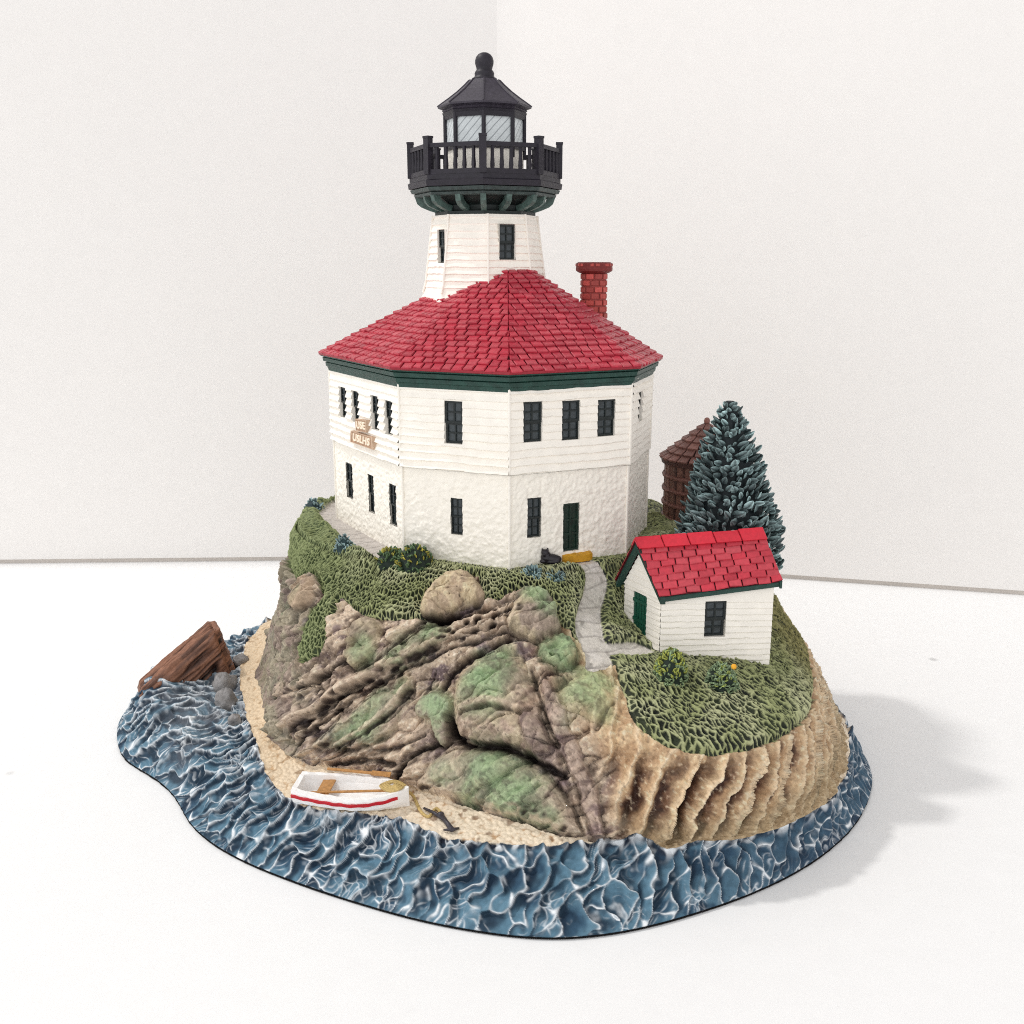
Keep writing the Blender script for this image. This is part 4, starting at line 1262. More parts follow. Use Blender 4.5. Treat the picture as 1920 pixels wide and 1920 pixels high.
prof = [(23, 151), (23.5, 147.5), (19.5, 145.5), (18, 142), (18.5, 138), (17, 134), (14.5, 131), (15.5, 126), (17.2, 120), (17.4, 114), (15.5, 107), (11.5, 102), (6, 99), (1, 98.2)]
fi.rings([rr8(rpx(r, 14.8), zy(y), 20) for r, y in prof], cap0=True, cap1=True)
fi.build('finial', M['black'], lantern, True)

# ------------------------------------------------------------------ chimney
def brick_stack(m, c0, ring_fn, z0, z1, rows, nb, thick=.028, base=(184, 82, 76), seed=1):
    rnd = random.Random(seed)
    hh = (z1 - z0) / rows
    for r in range(rows):
        za, zb = z0 + r * hh + .012, z0 + (r + 1) * hh - .012
        off = (r % 2) * .5 + rnd.uniform(-.1, .1)
        for b in range(nb):
            a0, a1 = 2 * math.pi * (b + off + .05) / nb, 2 * math.pi * (b + off + .95) / nb
            ra = ring_fn((za + zb) / 2); t_ = thick * rnd.uniform(.7, 1.3)
            Vq = []
            for rad, ins in ((ra, 0), (ra + t_, .012)):
                for a, z in ((a0, za), (a1, za), (a1, zb), (a0, zb)):
                    aa = a + (ins / ra if a == a0 else -ins / ra); z2 = z + (ins if z == za else -ins)
                    Vq.append((c0[0] + rad * math.sin(aa), c0[1] - rad * math.cos(aa), z2))
            bc = lin(base) * rnd.uniform(.7, 1.25)
            m.add(Vq, [(4, 5, 6, 7), (0, 1, 5, 4), (1, 2, 6, 5), (2, 3, 7, 6), (3, 0, 4, 7)], 0, [bc * .7] * 4 + [bc] * 4)
CC = UY(1113, 560, 4.3)
zch = lambda py: UY(1117, py, 4.3)[2]
kx = PR(np.array([CC[0], 4.3, 10.5]))[2] / FPX
cm_ = MB()
fn = lambda z: kx * (23.5 + 2.0 * np.clip((zch(560) - z) / .6, 0, 1))
cm_.rings([ngon(CC, fn(z) * .99, z, 14, .1) for z in np.linspace(zch(640), zch(508), 6)], col=lin(150, 66, 62))
brick_stack(cm_, CC, fn, zch(622), zch(512), 9, 9, .022)
chimney = cm_.build('chimney', M['brick'], root, usecol=True); chimney['label'] = 'round red brick chimney with flared cap'
cc_ = MB()
cc_.rings([ngon(CC, kx * r, zch(y), 18, 0) for r, y in ((24, 513), (29, 511), (34, 508), (34.5, 504), (34, 501), (34, 494), (30, 491.5), (18, 491.5), (16, 500))], cap1=True, col=lin(120, 44, 42))
brick_stack(cc_, CC, lambda z: kx * 33, zch(501), zch(492.5), 1, 7, .03, seed=3)
cc_.build('chimney_cap', M['brick'], chimney, usecol=True)

# ------------------------------------------------------------------ shed
z = np.array([0, 0, 1.0])
bl = UY(1236, 1229, -0.80); br = UY(1443, 1229, -0.62)
bk = UY(1169, 1196, 0.30)
bl[2] = bl[2]; base_z = min(bl[2], br[2])
tl = UY(1241, 1122, -0.80); tr = UY(1446, 1096, -0.62)
dv = np.array([bk[0] - bl[0], bk[1] - bl[1], 0.0])                    # depth vector of the shed
def shp(p, zz): return np.array([p[0], p[1], zz])
fl_, fr2 = shp(bl, 0), shp(br, 0)
zl, zr = tl[2], tr[2]
shed_m = MB()
core_in = .03
# panels: front and left gable with siding, others plain
def shed_panel(pa, pb, za, zb_, ops, seed, nvec):
    uu = pb - pa; L = np.linalg.norm(uu); uu = uu / L
    VL, F = panel(pa, uu, nvec, L, za, zb_, ops, siding_disp(seed, za, .125, .035), .05, .016, .1)
    return np.array(VL), F, uu, L
uF = (fr2 - fl_) / np.linalg.norm(fr2 - fl_); nF = np.array([uF[1], -uF[0], 0])
uS = dv / np.linalg.norm(dv); nS = np.array([-uS[1], uS[0], 0]); nS = nS if nS[0] < 0 else -nS
WINF = opening(0, 1321, 1361, 1127, 1194, frame=(fl_, uF, nF, 1))
sb = base_z - .35
VL, F, _, Lf = shed_panel(fl_, fr2, sb, zl, [WINF], 50, nF)
# shear the top of the front wall up to the right
k_ = np.clip((VL[:, 2] - WINF[3]) / (zl - WINF[3]), 0, 1); uu_ = (VL - fl_) @ uF / Lf
VL[:, 2] += k_ * uu_ * (zr - zl)
shed_m.add(VL, F)
dl = fl_ + dv; dr = fr2 + dv
DO = opening(0, 1187, 1212, 1112, 1206, frame=(fl_, uS, nS, 1))
VL, F, _, Ls = shed_panel(fl_, dl, sb, zl - .02, [DO], 52, nS)
shed_m.add(VL, F)
ridge_h = UY(1190, 1012, -.05)[2] - .06
mid0 = fl_ + dv / 2; mid1 = fr2 + dv / 2
zrid0, zrid1 = ridge_h, UY(1428, 996, .12)[2] - .06
shed_m.add([shp(fl_, zl - .02), shp(dl, zl - .02), shp(mid0, zrid0)], [(0, 1, 2)])
gs = MB()
# gable boards
for i in range(7):
    t0, t1 = i / 7, (i + 1) / 7
    a = shp(fl_ * (1 - t0 / 2) + dl * t0 / 2, zl - .02 + (zrid0 - zl) * t0); b = shp(dl * (1 - t0 / 2) + fl_ * t0 / 2, zl - .02 + (zrid0 - zl) * t0)
    a1 = shp(fl_ * (1 - t1 / 2) + dl * t1 / 2, zl - .02 + (zrid0 - zl) * t1); b1 = shp(dl * (1 - t1 / 2) + fl_ * t1 / 2, zl - .02 + (zrid0 - zl) * t1)
    shed_m.add([a + nS * .035, b + nS * .035, b1 + nS * .008, a1 + nS * .008, a, b], [(0, 1, 2, 3), (4, 5, 1, 0)])
shed_m.add([shp(fr2, sb), shp(dr, sb), shp(dr, zr), shp(mid1, zrid1), shp(fr2, zr)], [(0, 1, 2, 3, 4)])
shed_m.add([shp(dl, sb), shp(dr, sb), shp(dr, zr), shp(dl, zl)], [(0, 1, 2, 3)])
cin = lambda p, o_: p * np.array([1, 1, 0]) + o_
shed_m.box(shp(fl_, sb) + uF * .05 - nF * .1 + 0, uF * (Lf - .1), uS * (np.linalg.norm(dv) - .2), z * (min(zl, zr) - sb))
shed = shed_m.build('shed', M['siding'], root); shed['label'] = 'small cream clapboard shed with red gable roof'
make_window(fl_, uF, nF, WINF, shed, depth=.09, slide=-.02)
dm = MB(); a, b, c_, d_ = DO
at = lambda uu, zz, dd: fl_ + uS * uu + z * zz - nS * dd
w_ = b - a; h_ = d_ - c_
dm.box(at(a, c_, .08), uS * w_, z * h_, nS * .05)
for i in range(5): dm.box(at(a + w_ * (i + .1) / 5, c_ + .02, .03), uS * w_ * .8 / 5, z * (h_ - .04), nS * .02)
for zz in (.12, .42, .80): dm.box(at(a, c_ + h_ * zz, .01), uS * w_, z * .07, nS * .028)
dm.build('door', plain('shed door paint', (26, 84, 66), .45, .4, .7, 1.2, 9), shed)['label'] = 'green plank shed door'
# roof
ov = .12
eF0 = shp(fl_, 0) - uF * .22 - uS * ov; eF1 = shp(fr2, 0) + uF * .24 - uS * ov
eB0 = shp(dl, 0) - uF * .22 + uS * ov; eB1 = shp(dr, 0) + uF * .24 + uS * ov
sl_ = (zrid0 - zl) / (np.linalg.norm(dv) / 2)
eF0 = UY(1236, 1120, eF0[1]); eF1 = UY(1468, 1090, eF1[1])
r0 = UY(1190, 1014, mid0[1]); r1 = UY(1431, 996, mid1[1])
eB0 = shp(eB0, eF0[2] + .05); eB1 = shp(eB1, eF1[2] + .05)
eB0 = UY(1153, 1088, eB0[1])
sr_ = MB()
nf = np.cross(eF1 - eF0, r0 - eF0); nf /= np.linalg.norm(nf); nf = nf if nf[2] > 0 else -nf
nb_ = np.cross(eB1 - eB0, r0 - eB0); nb_ /= np.linalg.norm(nb_); nb_ = nb_ if nb_[2] > 0 else -nb_
tri_tiles(sr_, eF0, eF1, r0, r1, 8, .30, nf, .036, (186, 42, 60), seed=31, jit=.8)
tri_tiles(sr_, eB0, eB1, r0, r1, 8, .30, nb_, .036, (186, 42, 60), seed=32, jit=.8)
# ridge caps
rnd = random.Random(5)
NC = 5
for i in range(NC):
    p, q = r0 + (r1 - r0) * (i / NC + .006), r0 + (r1 - r0) * ((i + 1) / NC - .006)
    hh = .075 + rnd.uniform(-.012, .015)
    dF = (eF0 - r0); dF /= np.linalg.norm(dF); dB = (eB0 - r0); dB /= np.linalg.norm(dB)
    bc = lin(204, 40, 58) * rnd.uniform(.85, 1.1)
    R_ = []
    for e in (p, q):
        R_.append([e + dF * .2 + nf * .02, e + dF * .2 + nf * .075, e + dF * .04 + nf * .085, e + z * hh, e + dB * .04 + nb_ * .085, e + dB * .2 + nb_ * .075, e + dB * .2 + nb_ * .02, e - z * .03])
    sr_.rings(R_, col=bc, cap0=True, cap1=True)
sr_.build('roof', M['tile'], shed, usecol=True)['label'] = 'red tiled gable roof of the shed'
fa = MB()
for e0, e1, nn, dd in ((eF0, eF1, nf, r0 - eF0), (eB0, eB1, nb_, r0 - eB0)):
    du_ = dd / np.linalg.norm(dd)
    fa.box(e0 - nn * .03 - z * .10 + uF * .02, e1 - e0 - uF * .04, du_ * .16, z * .085)
for e0, e1 in ((eF0, r0), (eB0, r0)):
    fa.box(e0 - z * .15 + uF * .03, e1 - e0, uF * .1, z * .13)
for e0, e1 in ((eF1, r1), (eB1, r1)):
    fa.box(e0 - z * .15 - uF * .06, e1 - e0, uF * .05, z * .13)
fa.build('fascia', M['green'], shed)

# ------------------------------------------------------------------ doorstep and cat
o, u, n, L = face_frame(2)
ds_ = MB()
pa, pb = U(1051, 1043, 4.86), U(1106, 1037, 4.86)
dd = pb - pa; dd[2] = 0; L_ = np.linalg.norm(dd); dd /= L_
secs = []
for i in range(9):
    t_ = i / 8; p = pa + dd * (L_ * t_) - n * .05
    w_ = .22 * (1 - .25 * abs(2 * t_ - 1) ** 4)
    secs.append([p + z * -.12, p + n * w_ + z * -.12, p + n * (w_ + .01) + z * (.025 + .01 * math.sin(i * 2)), p + n * (w_ - .04) + z * (.05 + .01 * math.sin(i * 3)), p + z * .09])
ds_.rings(secs, cap0=True, cap1=True)
ds_.build('doorstep', M['ochre'], house)['label'] = 'ochre yellow doorstep below the house door'

def star(spheres, c0, nu=40, nv=24, seed=0, rough=0.0, k=18):
    """one closed skin round overlapping ellipsoids, seen from the inner point c0: (centre, radii)"""
    dirs = []
    for j in range(nv + 1):
        ph_ = math.pi * j / nv
        for i in range(nu):
            a = 2 * math.pi * i / nu
            dirs.append((math.sin(ph_) * math.cos(a), math.sin(ph_) * math.sin(a), math.cos(ph_)))
    D = np.array(dirs); best = np.zeros(len(D))
    for c_, r_ in spheres:
        c_ = (np.asarray(c_) - c0) / np.asarray(r_); Dn = D / np.asarray(r_)
        A = (Dn ** 2).sum(1); Bq = -2 * Dn @ c_; Cq = c_ @ c_ - 1
        disc = Bq * Bq - 4 * A * Cq
        t_ = np.where(disc > 0, (-Bq + np.sqrt(np.maximum(disc, 0))) / (2 * A), 0)
        best = np.maximum(best, t_)
    if rough:
        best *= 1 + rough * fbm(D * 1.6 + seed * 7.7, 4, 300 + seed)
    Vq = np.asarray(c0) + D * best[:, None]
    F = []
    for j in range(nv):
        for i in range(nu):
            F.append((j * nu + i, (j + 1) * nu + i, (j + 1) * nu + (i + 1) % nu, j * nu + (i + 1) % nu))
    return Vq, F
g = ground(1030, 1058); g = U(1030, 1052, g[2] + .10)
kc = .0115
cs = lambda x, y, zz: g + np.array([x * kc, y * kc, zz * kc])
sp = [(cs(-5, 0, 6), (.13, .12, .12)), (cs(5, 0, 5), (.15, .12, .10)), (cs(14, -1, 4), (.10, .09, .085)), (cs(-8, -3, 17), (.085, .08, .075)), (cs(-13, -3, 22), (.022, .022, .045)), (cs(-3.5, -3, 22.5), (.022, .022, .045)),
      (cs(-6, -1, 11), (.105, .10, .10)), (cs(-11, -6, 1), (.08, .05, .04)), (cs(6, -7, 0), (.16, .05, .04)), (cs(-10, -9, 15), (.035, .04, .03))]
Vq, F = star(sp, cs(-4, -1, 9), 56, 36)
mk('cat', Vq, F, M['cat'], root, True)['label'] = 'small black cat sitting beside the doorstep'

# ------------------------------------------------------------------ foliage
def leaf(m, p, d_, up, ln, wd, ca, cb, curl=.25):
    """a thick pointed leaf from p along d_"""
    d_ = d_ / np.linalg.norm(d_); s_ = np.cross(d_, up); s_ /= np.linalg.norm(s_) + 1e-9; nn = np.cross(s_, d_)
    prof = [(0, .45, .0), (.3, 1.05, .16), (.62, 1.0, .2), (.88, .6, .12), (1.0, .1, -.02)]
    Vq, cols = [], []
    for t_, w_, c_ in prof:
        q = p + d_ * ln * t_ + nn * wd * c_ * 2 * curl
        Vq += [q - s_ * wd / 2 * w_, q + nn * wd * .28 * w_, q + s_ * wd / 2 * w_, q - nn * wd * .25 * w_]
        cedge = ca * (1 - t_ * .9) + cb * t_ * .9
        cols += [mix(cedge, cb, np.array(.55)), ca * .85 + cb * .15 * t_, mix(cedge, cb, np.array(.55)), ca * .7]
    F = []
    for i in range(len(prof) - 1):
        for k in range(4):
            F.append((i * 4 + k, i * 4 + (k + 1) % 4, (i + 1) * 4 + (k + 1) % 4, (i + 1) * 4 + k))
    F.append((19, 18, 17, 16))
    m.add(Vq, F, 0, cols)

# conifer behind the shed
TY = 1.45
tp = UY(1369, 748, TY)
ks = PR(np.array([tp[0], TY, 6]))[2] / FPX
prof_t = [(748, 6), (765, 22), (785, 23), (815, 37), (850, 53), (880, 64), (915, 76), (950, 86), (985, 100), (1020, 106), (1060, 100), (1085, 70)]
yy = np.array([p[0] for p in prof_t]); wwp = np.array([p[1] for p in prof_t])
tcx = lambda py: UY(1369 - 4 * (py - 748) / 300, py, TY)
tr_ = MB()
core = []
for y in np.linspace(752, 1088, 14):
    c_ = tcx(y); r_ = np.interp(y, yy, wwp) * ks * .74
    core.append([np.array([c_[0] + r_ * math.cos(a), TY + r_ * math.sin(a), c_[2]]) for a in np.linspace(0, 2 * math.pi, 16, endpoint=False)])
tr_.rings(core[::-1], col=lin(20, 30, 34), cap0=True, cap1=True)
rnd = random.Random(3)
ylist = list(np.arange(756, 1082, 8.5))
for li, y in enumerate(ylist):
    r_ = np.interp(y, yy, wwp) * ks
    cnt = max(5, int(2 * math.pi * r_ / .19))
    for i in range(cnt):
        a = 2 * math.pi * (i + .5 * (li % 2) + rnd.uniform(-.35, .35)) / cnt
        e = np.array([math.cos(a), math.sin(a), 0])
        c_ = tcx(y + rnd.uniform(-5, 5))
        lump = .5 + .5 * math.sin(a * 3 + y * .11) * math.sin(y * .13 + 2.1 * math.sin(a * 2))
        rr = r_ * (rnd.uniform(.68, .86) + .12 * lump)
        p = np.array([c_[0], TY, c_[2]]) + e * rr
        tilt = rnd.uniform(.15, 1.2)
        d_ = e * rnd.uniform(.75, 1.0) + z * tilt + np.array([-e[1], e[0], 0]) * rnd.uniform(-.8, .8)
        ln = rnd.uniform(.17, .30) * (0.7 if y < 790 else 1)
        v = rnd.uniform(.7, 1.2)
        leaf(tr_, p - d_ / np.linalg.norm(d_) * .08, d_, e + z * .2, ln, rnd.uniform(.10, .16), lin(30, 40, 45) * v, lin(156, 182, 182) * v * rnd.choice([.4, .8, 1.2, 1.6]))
con = MB()
tree = tr_.build('conifer', M['leaf'], root, usecol=True); tree['label'] = 'blue green conifer behind the shed'

def shrub(px, py, wpx, hpx, nl, ca, cb, label, tips=None, tipc=None, seed=0, lsz=.13, lw=.07, zoff=0.0, upb=.7):
    rnd = random.Random(seed)
    g = ground(px, py); kk = PR(g)[2] / FPX
    rx, rz = wpx * kk / 2, hpx * kk
    m = MB()
    Vq, F = star([(g, (rx * .88, rx * .84, rz * .88))], g, 16, 10, seed, .12)
    m.add(Vq, F, 0, ca)
    for i in range(nl):
        a = rnd.uniform(0, 2 * math.pi); el = math.asin(rnd.uniform(.02, 1))
        e = np.array([math.cos(a) * math.cos(el), math.sin(a) * math.cos(el), math.sin(el)])
        p = g + e * np.array([rx * .78, rx * .74, rz * .8])
        d_ = e + z * upb * rnd.uniform(.3, 1) + np.array([rnd.uniform(-.5, .5) for _ in range(3)])
        v = rnd.uniform(.75, 1.2)
        hot = tips is not None and rnd.random() < tips and el > .3
        leaf(m, p, d_ * .6 + e * .7, e + np.array([.01, .02, .2]), lsz * rnd.uniform(.6, 1.0), lw * rnd.uniform(1.0, 1.6), ca * v, (tipc if hot else cb) * v)
    o = m.build('shrub', M['leaf'], root, usecol=True); o['label'] = label
    return o, g, kk
GD, GL, YG, BL = lin(26, 40, 32), lin(112, 140, 96), lin(206, 196, 84), lin(176, 204, 206)
shrub(735, 1060, 66, 34, 110, GD, GL, 'small green shrub with yellow tips, nearer the sign wall', .4, YG, 1)
shrub(778, 1066, 78, 50, 150, GD, GL, 'larger green shrub with yellow tips against the house wall', .4, YG, 2)
shrub(1257, 1278, 68, 74, 300, GD, lin(172, 196, 146), 'tall yellow green bush at the corner of the shed', .65, lin(206, 214, 104), 3, .11, .075)
ob, g2, kk2 = shrub(1352, 1292, 64, 56, 260, GD, lin(166, 190, 146), 'dark green bush with an orange flower below the shed window', .2, lin(190, 206, 110), 4, .11, .075)
m = MB()
fc = UY(1376, 1250, g2[1] - .25)
Vq, F = star([(fc, (.055, .05, .055))], fc, 14, 9, 9, .1); m.add(Vq, F)
m.build('flower', plain('orange flower paint', (236, 172, 52), .5, .3, .9, 1.1, 10), ob)
shrub(996, 1082, 40, 18, 40, lin(36, 60, 62), BL, 'pale blue plant below the lower window', None, None, 5, .13, .06)
shrub(1040, 1088, 36, 14, 36, lin(36, 60, 62), BL, 'pale blue plant in front of the cat', None, None, 6, .13, .06)
shrub(646, 1034, 34, 34, 44, lin(40, 62, 66), BL, 'pale blue plant beside the slab path', None, None, 7, .12, .06)
shrub(588, 956, 36, 20, 30, lin(34, 56, 62), BL, 'blue green plant on the far edge of the lawn', None, None, 8, .13, .07)

# ------------------------------------------------------------------ water tank
TKY = 4.3
tk = MB()
t0_ = UY(1322, 868, TKY); kt = PR(np.array([t0_[0], TKY, 5.5]))[2] / FPX
zk = lambda py: UY(1326, py, TKY)[2]
CK = (t0_[0], TKY)
rk = 74 * kt
ns = 26
rnd = random.Random(8)
for i in range(ns):
    a0, a1 = 2 * math.pi * (i + .06) / ns, 2 * math.pi * (i + .94) / ns
    rr = rk * rnd.uniform(.985, 1.01)
    v = rnd.uniform(.75, 1.2)
    bc, dk = lin(112, 78, 68) * v, lin(64, 42, 36) * v
    Vq = [(CK[0] + r_ * math.sin(a), CK[1] - r_ * math.cos(a), zz) for zz in (zk(1030), zk(866)) for r_, a in ((rr * .96, a0 - .02), (rr, a0 + .03), (rr, a1 - .03), (rr * .96, a1 + .02))]
    tk.add(Vq, [(0, 1, 5, 4), (1, 2, 6, 5), (2, 3, 7, 6)], 0, [dk, bc, bc, dk] * 2)
tank = tk.build('water_tank', M['wood'], root, usecol=True); tank['label'] = 'round brown wooden water tank behind the conifer'
for y in (889, 914, 940, 967, 992):
    h_ = MB()
    h_.rings([ngon(CK, rk * 1.0, zk(y + 4), 36, 0), ngon(CK, rk * 1.05, zk(y + 3), 36, 0), ngon(CK, rk * 1.065, zk(y), 36, 0), ngon(CK, rk * 1.05, zk(y - 3), 36, 0), ngon(CK, rk, zk(y - 4), 36, 0)], col=lin(118, 80, 72))
    h_.build('hoop', M['wood'], tank, usecol=True)
trf = MB()
apx = np.array([CK[0], CK[1], zk(794)])
trf.rings([ngon(CK, rk * .9, zk(868), 28, 0), ngon(CK, rk * 1.09, zk(866), 28, 0), ngon(CK, rk * 1.11, zk(858), 28, 0)], col=lin(70, 42, 38))
nr = 6
for r_ in range(nr):
    ta, tb = r_ / nr, min(1, (r_ + 1.15) / nr)
    ra, rb_ = rk * (1.11 - 1.03 * ta), rk * max(.04, (1.11 - 1.03 * tb))
    za, zb = zk(858) * (1 - ta) + apx[2] * ta, zk(858) * (1 - tb) + apx[2] * tb
    cnt = max(6, int(2 * math.pi * ra / .3))
    trf.rings([ngon(CK, ra * .97, za - .02, cnt * 2, 0), ngon(CK, rb_ * .97, zb - .02, cnt * 2, 0)], col=lin(60, 36, 32))
    for i in range(cnt):
        a0, a1 = 2 * math.pi * (i + .5 * (r_ % 2) + .05) / cnt, 2 * math.pi * (i + .5 * (r_ % 2) + .95) / cnt
        am = (a0 + a1) / 2
        v = rnd.uniform(.8, 1.2); bc = lin(132, 92, 84) * v
        pt = lambda r2, a, zz: (CK[0] + r2 * math.sin(a), CK[1] - r2 * math.cos(a), zz)
        Vq = [pt(ra, a0, za), pt(ra * 1.01, am, za - .01), pt(ra, a1, za), pt(rb_, a1, zb), pt(rb_, am, zb), pt(rb_, a0, zb),
              pt(ra * 1.02, a0 + .02, za + .05), pt(ra * 1.05, am, za + .055), pt(ra * 1.02, a1 - .02, za + .05)]
        trf.add(Vq, [(6, 7, 4, 5), (7, 8, 3, 4), (0, 1, 7, 6), (1, 2, 8, 7), (0, 6, 5), (2, 3, 8)], 0, [bc * .5] * 3 + [bc * .8] * 3 + [bc * 1.05] * 3)
Vq, F = star([(apx + z * .06, (.075, .075, .09))], apx + z * .06, 14, 10); trf.add(Vq, F, 0, lin(140, 96, 86))
trf.build('tank_roof', M['wood'], tank, usecol=True)

# ------------------------------------------------------------------ rowboat
bs = U(556, 1468, 1.37); bb = U(766, 1482, 1.40)
ax = bb - bs; LB = np.linalg.norm(ax); ax = ax / LB
up = np.array([0, -0.10, 1.0]); sd_ = np.cross(ax, up); sd_ /= np.linalg.norm(sd_); up = np.cross(sd_, ax)
if sd_[1] > 0: sd_ = -sd_             # towards the camera
nS_, HB, WB = 26, .40, .40
def bsec(t_):
    w_ = WB * (.78 + .30 * math.sin(min(1, t_ * 1.5) * math.pi / 2)) * max(0.02, (1 - max(0, (t_ - .45) / .55) ** 2.2)) ** .8
    sheer = .05 * (2 * t_ - 1) ** 2 + .05 * max(0, t_ - .6)
    keel = -HB + .16 * max(0, t_ - .7) ** 1.0 + .03 * (1 - t_)
    return w_, sheer, keel
outer, inner = [], []
for i in range(nS_ + 1):
    t_ = i / nS_; w_, sh, ke = bsec(t_)
    c_ = bs + ax * LB * t_
    prf = [(1.0, sh), (1.03, sh - .05), (.99, sh - .16), (.90, sh - .26), (.66, ke + .06), (.3, ke)]
    o_ = [c_ + sd_ * w_ * a + up * b for a, b in prf]
    o_ += [c_ - sd_ * w_ * a + up * b for a, b in prf[::-1]]
    wi = max(.005, w_ - .085)
    pin = [(-wi, sh), (-wi * .92, sh - .12), (-wi * .6, max(ke + .1, sh - .28)), (wi * .6, max(ke + .1, sh - .28)), (wi * .92, sh - .12), (wi, sh)]
    if t_ < .06 or t_ > .9:
        pin = [(a * (1 if t_ < .06 else .8), sh + .0) for a, b in pin]
    o_ += [c_ + sd_ * a + up * b for a, b in pin]
    outer.append([p + np.array([math.sin(7 * k + 3.1 * i), math.cos(5 * k + 2.3 * i), math.sin(4 * k + 1.7 * i)]) * .006 for k, p in enumerate(o_)])
bm_ = MB(); bm_.rings(outer, cap0=True, cap1=True)
boat = bm_.build('rowboat', M['boat'], root); boat['label'] = 'white rowboat with a red stripe drawn up on the sand'
stp = MB()
for sgn in (1, -1):
    R_ = []
    for i in range(0, nS_ + 1):
        t_ = i / nS_
        if t_ > .96: break
        w_, sh, ke = bsec(t_); c_ = bs + ax * LB * t_
        wob = .008 * math.sin(i * 1.7)
        R_.append([c_ + sd_ * sgn * (w_ * 1.03 - .01) + up * (sh - .085 + wob), c_ + sd_ * sgn * (w_ * 1.03 + .02) + up * (sh - .09 + wob), c_ + sd_ * sgn * (w_ * 1.01 + .02) + up * (sh - .15 + wob), c_ + sd_ * sgn * (w_ * 1.0 - .01) + up * (sh - .155 + wob)])
    stp.rings(R_, cap0=True, cap1=True)
stp.build('stripe', M['red'], boat)
st_ = MB()
c_ = bs + ax * LB * .2
st_.box(c_ - sd_ * .34 + up * -.1, ax * .24, sd_ * .66, up * .03)
st_.build('seat', M['tan'], boat)
oa = MB()
p, q = bs + ax * LB * .22 - sd_ * .42 + up * .07, bs + ax * LB * .80 - sd_ * .36 + up * .07
oa.tube([p, p + (q - p) * .72], .028, 7); oa.box(p + (q - p) * .7 - sd_ * .06 - up * .012, (q - p) * .3, sd_ * .12, up * .03)
oa.build('oar', M['tan'], boat)
oa = MB()
p, q = bs + ax * LB * .12 + sd_ * .2 - up * .06, bs + ax * LB * .82 + sd_ * .02 - up * .02
oa.tube([p, q], .026, 7); oa.build('oar', M['tan'], boat)
rc = MB()
c_ = bs + ax * LB * .86 + up * .06
sp_ = []
for i in range(90):
    a = i / 90 * 2 * math.pi * 4; r_ = .06 + .14 * (i / 90)
    sp_.append(c_ + ax * math.cos(a) * r_ * 1.25 + sd_ * math.sin(a) * r_ * .8 + up * (.05 - .05 * i / 90 + .015 * math.sin(a * 3)))
rc.tube(sp_, .028, 6)
rc.build('rope_coil', M['rope'], boat)

# anchor with its rope
def onground(px, py, lift=.03):
    g = ground(px, py); zz = zat(g[0], g[1])
    q = U(px, py, zz); return np.array([q[0], q[1], zat(q[0], q[1]) + lift])
rp = MB()
path = [bs + ax * LB * .98 + up * .0, onground(775, 1497, .05), onground(788, 1501), onground(803, 1503), onground(818, 1507), onground(832, 1510)]
rope = smoothpoly(path, False, 8)
rp.tube(rope, .03, 7)
hel = []
rp.build('anchor_rope', M['rope'], root)['label'] = 'yellow rope from the bow to the anchor'
an = MB()
A0, A1 = onground(826, 1508, .06), onground(848, 1562, .07)
an.tube([A0, (A0 + A1) / 2, A1], [.05, .042, .05], 8)
Bm = onground(795, 1520, .05); Bn = A0 * .65 + A1 * .35
an.tube([Bm, (Bm + Bn) / 2 + z * .02, Bn], [.022, .032, .04], 7)
Bo = onground(872, 1540, .0)
an.tube([A1 - np.array([.16, -.05, .03]), A1, A1 + np.array([.12, .1, -.02])], [.015, .04, .015], 7)
Vq, F = star([(A0, (.07, .07, .05))], A0, 12, 8); an.add(Vq, F)
an.build('anchor', M['iron'], root, True)['label'] = 'dark grey anchor lying on the sand'

# ------------------------------------------------------------------ timber block at the water's edge
O_ = UY(405, 1181, 3.25); Lp = U(272, 1297, 0.95); Bp = U(437, 1262, 1.05)
av = Lp - O_; av *= 1.08; bv = Bp - O_; bv *= 1.06
cv = np.cross(av, bv); cv /= np.linalg.norm(cv); cv = cv if cv[1] > 0 else -cv
tb = MB()
nu_, nb2 = 60, 46
def grain(sv, tv, sd0):
    Pn = np.stack([sv * .7, tv * 7.5, np.full(len(sv), sd0)], 1)
    g_ = fbm(Pn, 3, 400 + int(sd0), .55, True)
    return g_
ss, tt = np.meshgrid(np.linspace(0, 1, nu_), np.linspace(0, 1, nb2), indexing='ij')
def sheet(Of, A_, B_, nrm, sd0, rnd_edge=True):
    g_ = grain(ss.ravel() * np.linalg.norm(A_), tt.ravel() * np.linalg.norm(B_), sd0)
    edge = np.minimum(np.minimum(ss, 1 - ss), np.minimum(tt, 1 - tt)).ravel()
    hgt = .07 * g_ * sstep(0, .06, edge) - .05 * sstep(.05, 0, edge)
    knot = np.exp(-(((ss.ravel() - .17) / .05) ** 2 + ((tt.ravel() - .62) / .09) ** 2)) if sd0 == 1 else 0
    hgt = hgt - .14 * knot
    Vq = Of + A_ * ss.ravel()[:, None] + B_ * tt.ravel()[:, None] + nrm * hgt[:, None]
    cols = mix(lin(34, 22, 18), lin(102, 70, 56), sstep(.1, .85, g_)); cols = mix(cols, lin(168, 118, 92), sstep(.9, 1.3, g_) * .6)
    if sd0 == 1: cols = mix(cols, lin(30, 18, 16), np.clip(knot * 1.3, 0, 1))
    F = [(i * nb2 + j, (i + 1) * nb2 + j, (i + 1) * nb2 + j + 1, i * nb2 + j + 1) for i in range(nu_ - 1) for j in range(nb2 - 1)]
    tb.add(Vq, F, 0, cols)
th_ = .55
sheet(O_, av, bv, -cv, 1)
sheet(O_ + cv * th_, av, -cv * th_, -bv / np.linalg.norm(bv), 2)
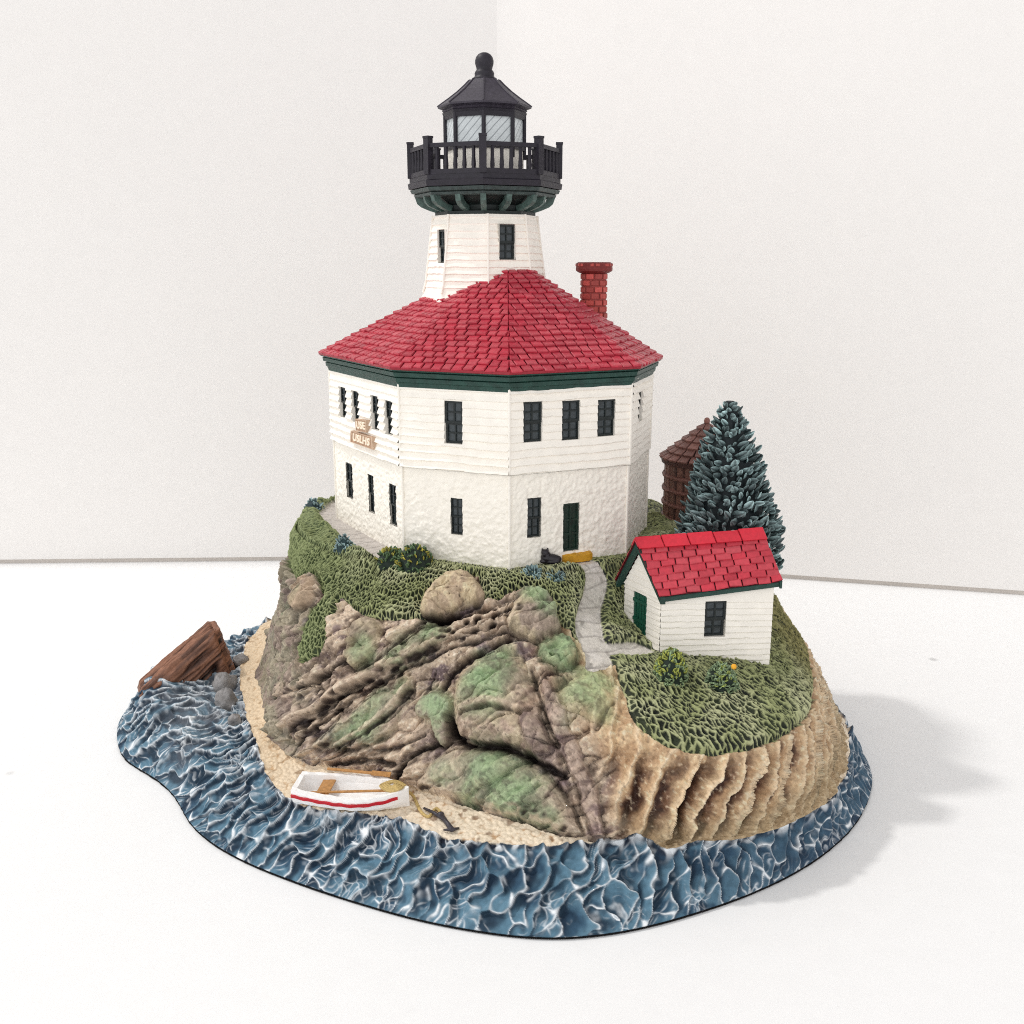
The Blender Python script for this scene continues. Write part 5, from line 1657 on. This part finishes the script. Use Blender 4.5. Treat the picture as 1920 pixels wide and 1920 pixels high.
sheet(O_ + cv * th_, cv * -th_, bv, -av / np.linalg.norm(av), 3)
tb.box(O_ + cv * .05 + av * .02 + bv * .02, av * .96, bv * .96, cv * (th_ - .06), 0, lin(60, 34, 28))
tb.build('timber_block', M['wood'], root, True, True)['label'] = 'brown grained timber block tilted in the sea'

for i, (px, py, w_, h_) in enumerate(((420, 1284, 46, 44), (424, 1318, 40, 56), (452, 1240, 30, 26), (440, 1352, 24, 30))):
    g = ground(px, py); kk = PR(g)[2] / FPX
    Vq, F = star([(g, (w_ * kk / 2, w_ * kk / 2, h_ * kk / 2))], g, 26, 16, 20 + i, .28)
    mk('stone', Vq, F, M['stone'], root, True)['label'] = ('pale grey stone touching the timber block', 'grey stone at the edge of the sea', 'small stone between timber block and sand', 'low grey stone nearest the beach')[i]

# ------------------------------------------------------------------ camera, light, render settings
cam = bpy.data.cameras.new('camera'); co_ = bpy.data.objects.new('camera', cam); COL.objects.link(co_)
co_.location = CAM; co_.rotation_euler = (math.pi / 2 - PIT, 0, 0)
cam.sensor_width = 36; cam.lens = 36 * FPX / 1920; cam.clip_start = .5; cam.clip_end = 500
cam.dof.use_dof = True; cam.dof.focus_distance = 21.5; cam.dof.aperture_fstop = .9
scene.camera = co_

w = bpy.data.worlds.new('World'); scene.world = w; w.use_nodes = True
nt = w.node_tree
bg = nt.nodes['Background']; bg.inputs['Strength'].default_value = 1.0
# a bright room: a little more light from the left and the front, warmer and dimmer on the right
tc = nt.nodes.new('ShaderNodeTexCoord'); dt = nt.nodes.new('ShaderNodeVectorMath'); dt.operation = 'DOT_PRODUCT'
dt.inputs[1].default_value = (-.66, -.75, .0)
nt.links.new(tc.outputs['Generated'], dt.inputs[0])
mr = nt.nodes.new('ShaderNodeMapRange'); mr.inputs['From Min'].default_value = -1; mr.inputs['From Max'].default_value = 1
nt.links.new(dt.outputs['Value'], mr.inputs['Value'])
cr = nt.nodes.new('ShaderNodeValToRGB')
cr.color_ramp.elements[0].color = (.50, .47, .46, 1); cr.color_ramp.elements[1].color = (1.39, 1.40, 1.41, 1)
nt.links.new(mr.outputs[0], cr.inputs[0]); sx = nt.nodes.new('ShaderNodeSeparateXYZ'); nt.links.new(tc.outputs['Generated'], sx.inputs[0])
m2 = nt.nodes.new('ShaderNodeMapRange'); m2.inputs['From Min'].default_value = 0.1; m2.inputs['From Max'].default_value = 1
m2.inputs['To Min'].default_value = 1.0; m2.inputs['To Max'].default_value = .6
nt.links.new(sx.outputs[2], m2.inputs['Value'])
mu = nt.nodes.new('ShaderNodeMix'); mu.data_type = 'RGBA'; mu.blend_type = 'MULTIPLY'; mu.inputs[0].default_value = 1
nt.links.new(cr.outputs[0], mu.inputs[6]); nt.links.new(m2.outputs[0], mu.inputs[7]); nt.links.new(mu.outputs[2], bg.inputs['Color'])

def area(name, loc, tgt, size, power, colr):
    l = bpy.data.lights.new(name, 'AREA'); l.shape = 'DISK'; l.size = size; l.energy = power; l.color = colr
    o = bpy.data.objects.new(name, l); COL.objects.link(o)
    o.location = loc; d_ = Vector(tgt) - Vector(loc); o.rotation_euler = d_.to_track_quat('-Z', 'Y').to_euler()
    return o
tgt = np.array([0, 2, 3.0]); ld = np.array([-.71, .40, 1.0]); ld /= np.linalg.norm(ld)
area('ceiling_lamp', (-56, 15.6, 92), tuple(tgt), 6.5, 38000, (1, .97, .93))

scene.view_settings.view_transform = 'Standard'; scene.view_settings.look = 'None'
scene.view_settings.exposure = 0.14; scene.view_settings.gamma = 1
scene.cycles.max_bounces = 6; scene.cycles.diffuse_bounces = 4; scene.cycles.use_denoising = False; scene.cycles.filter_width = 1.05
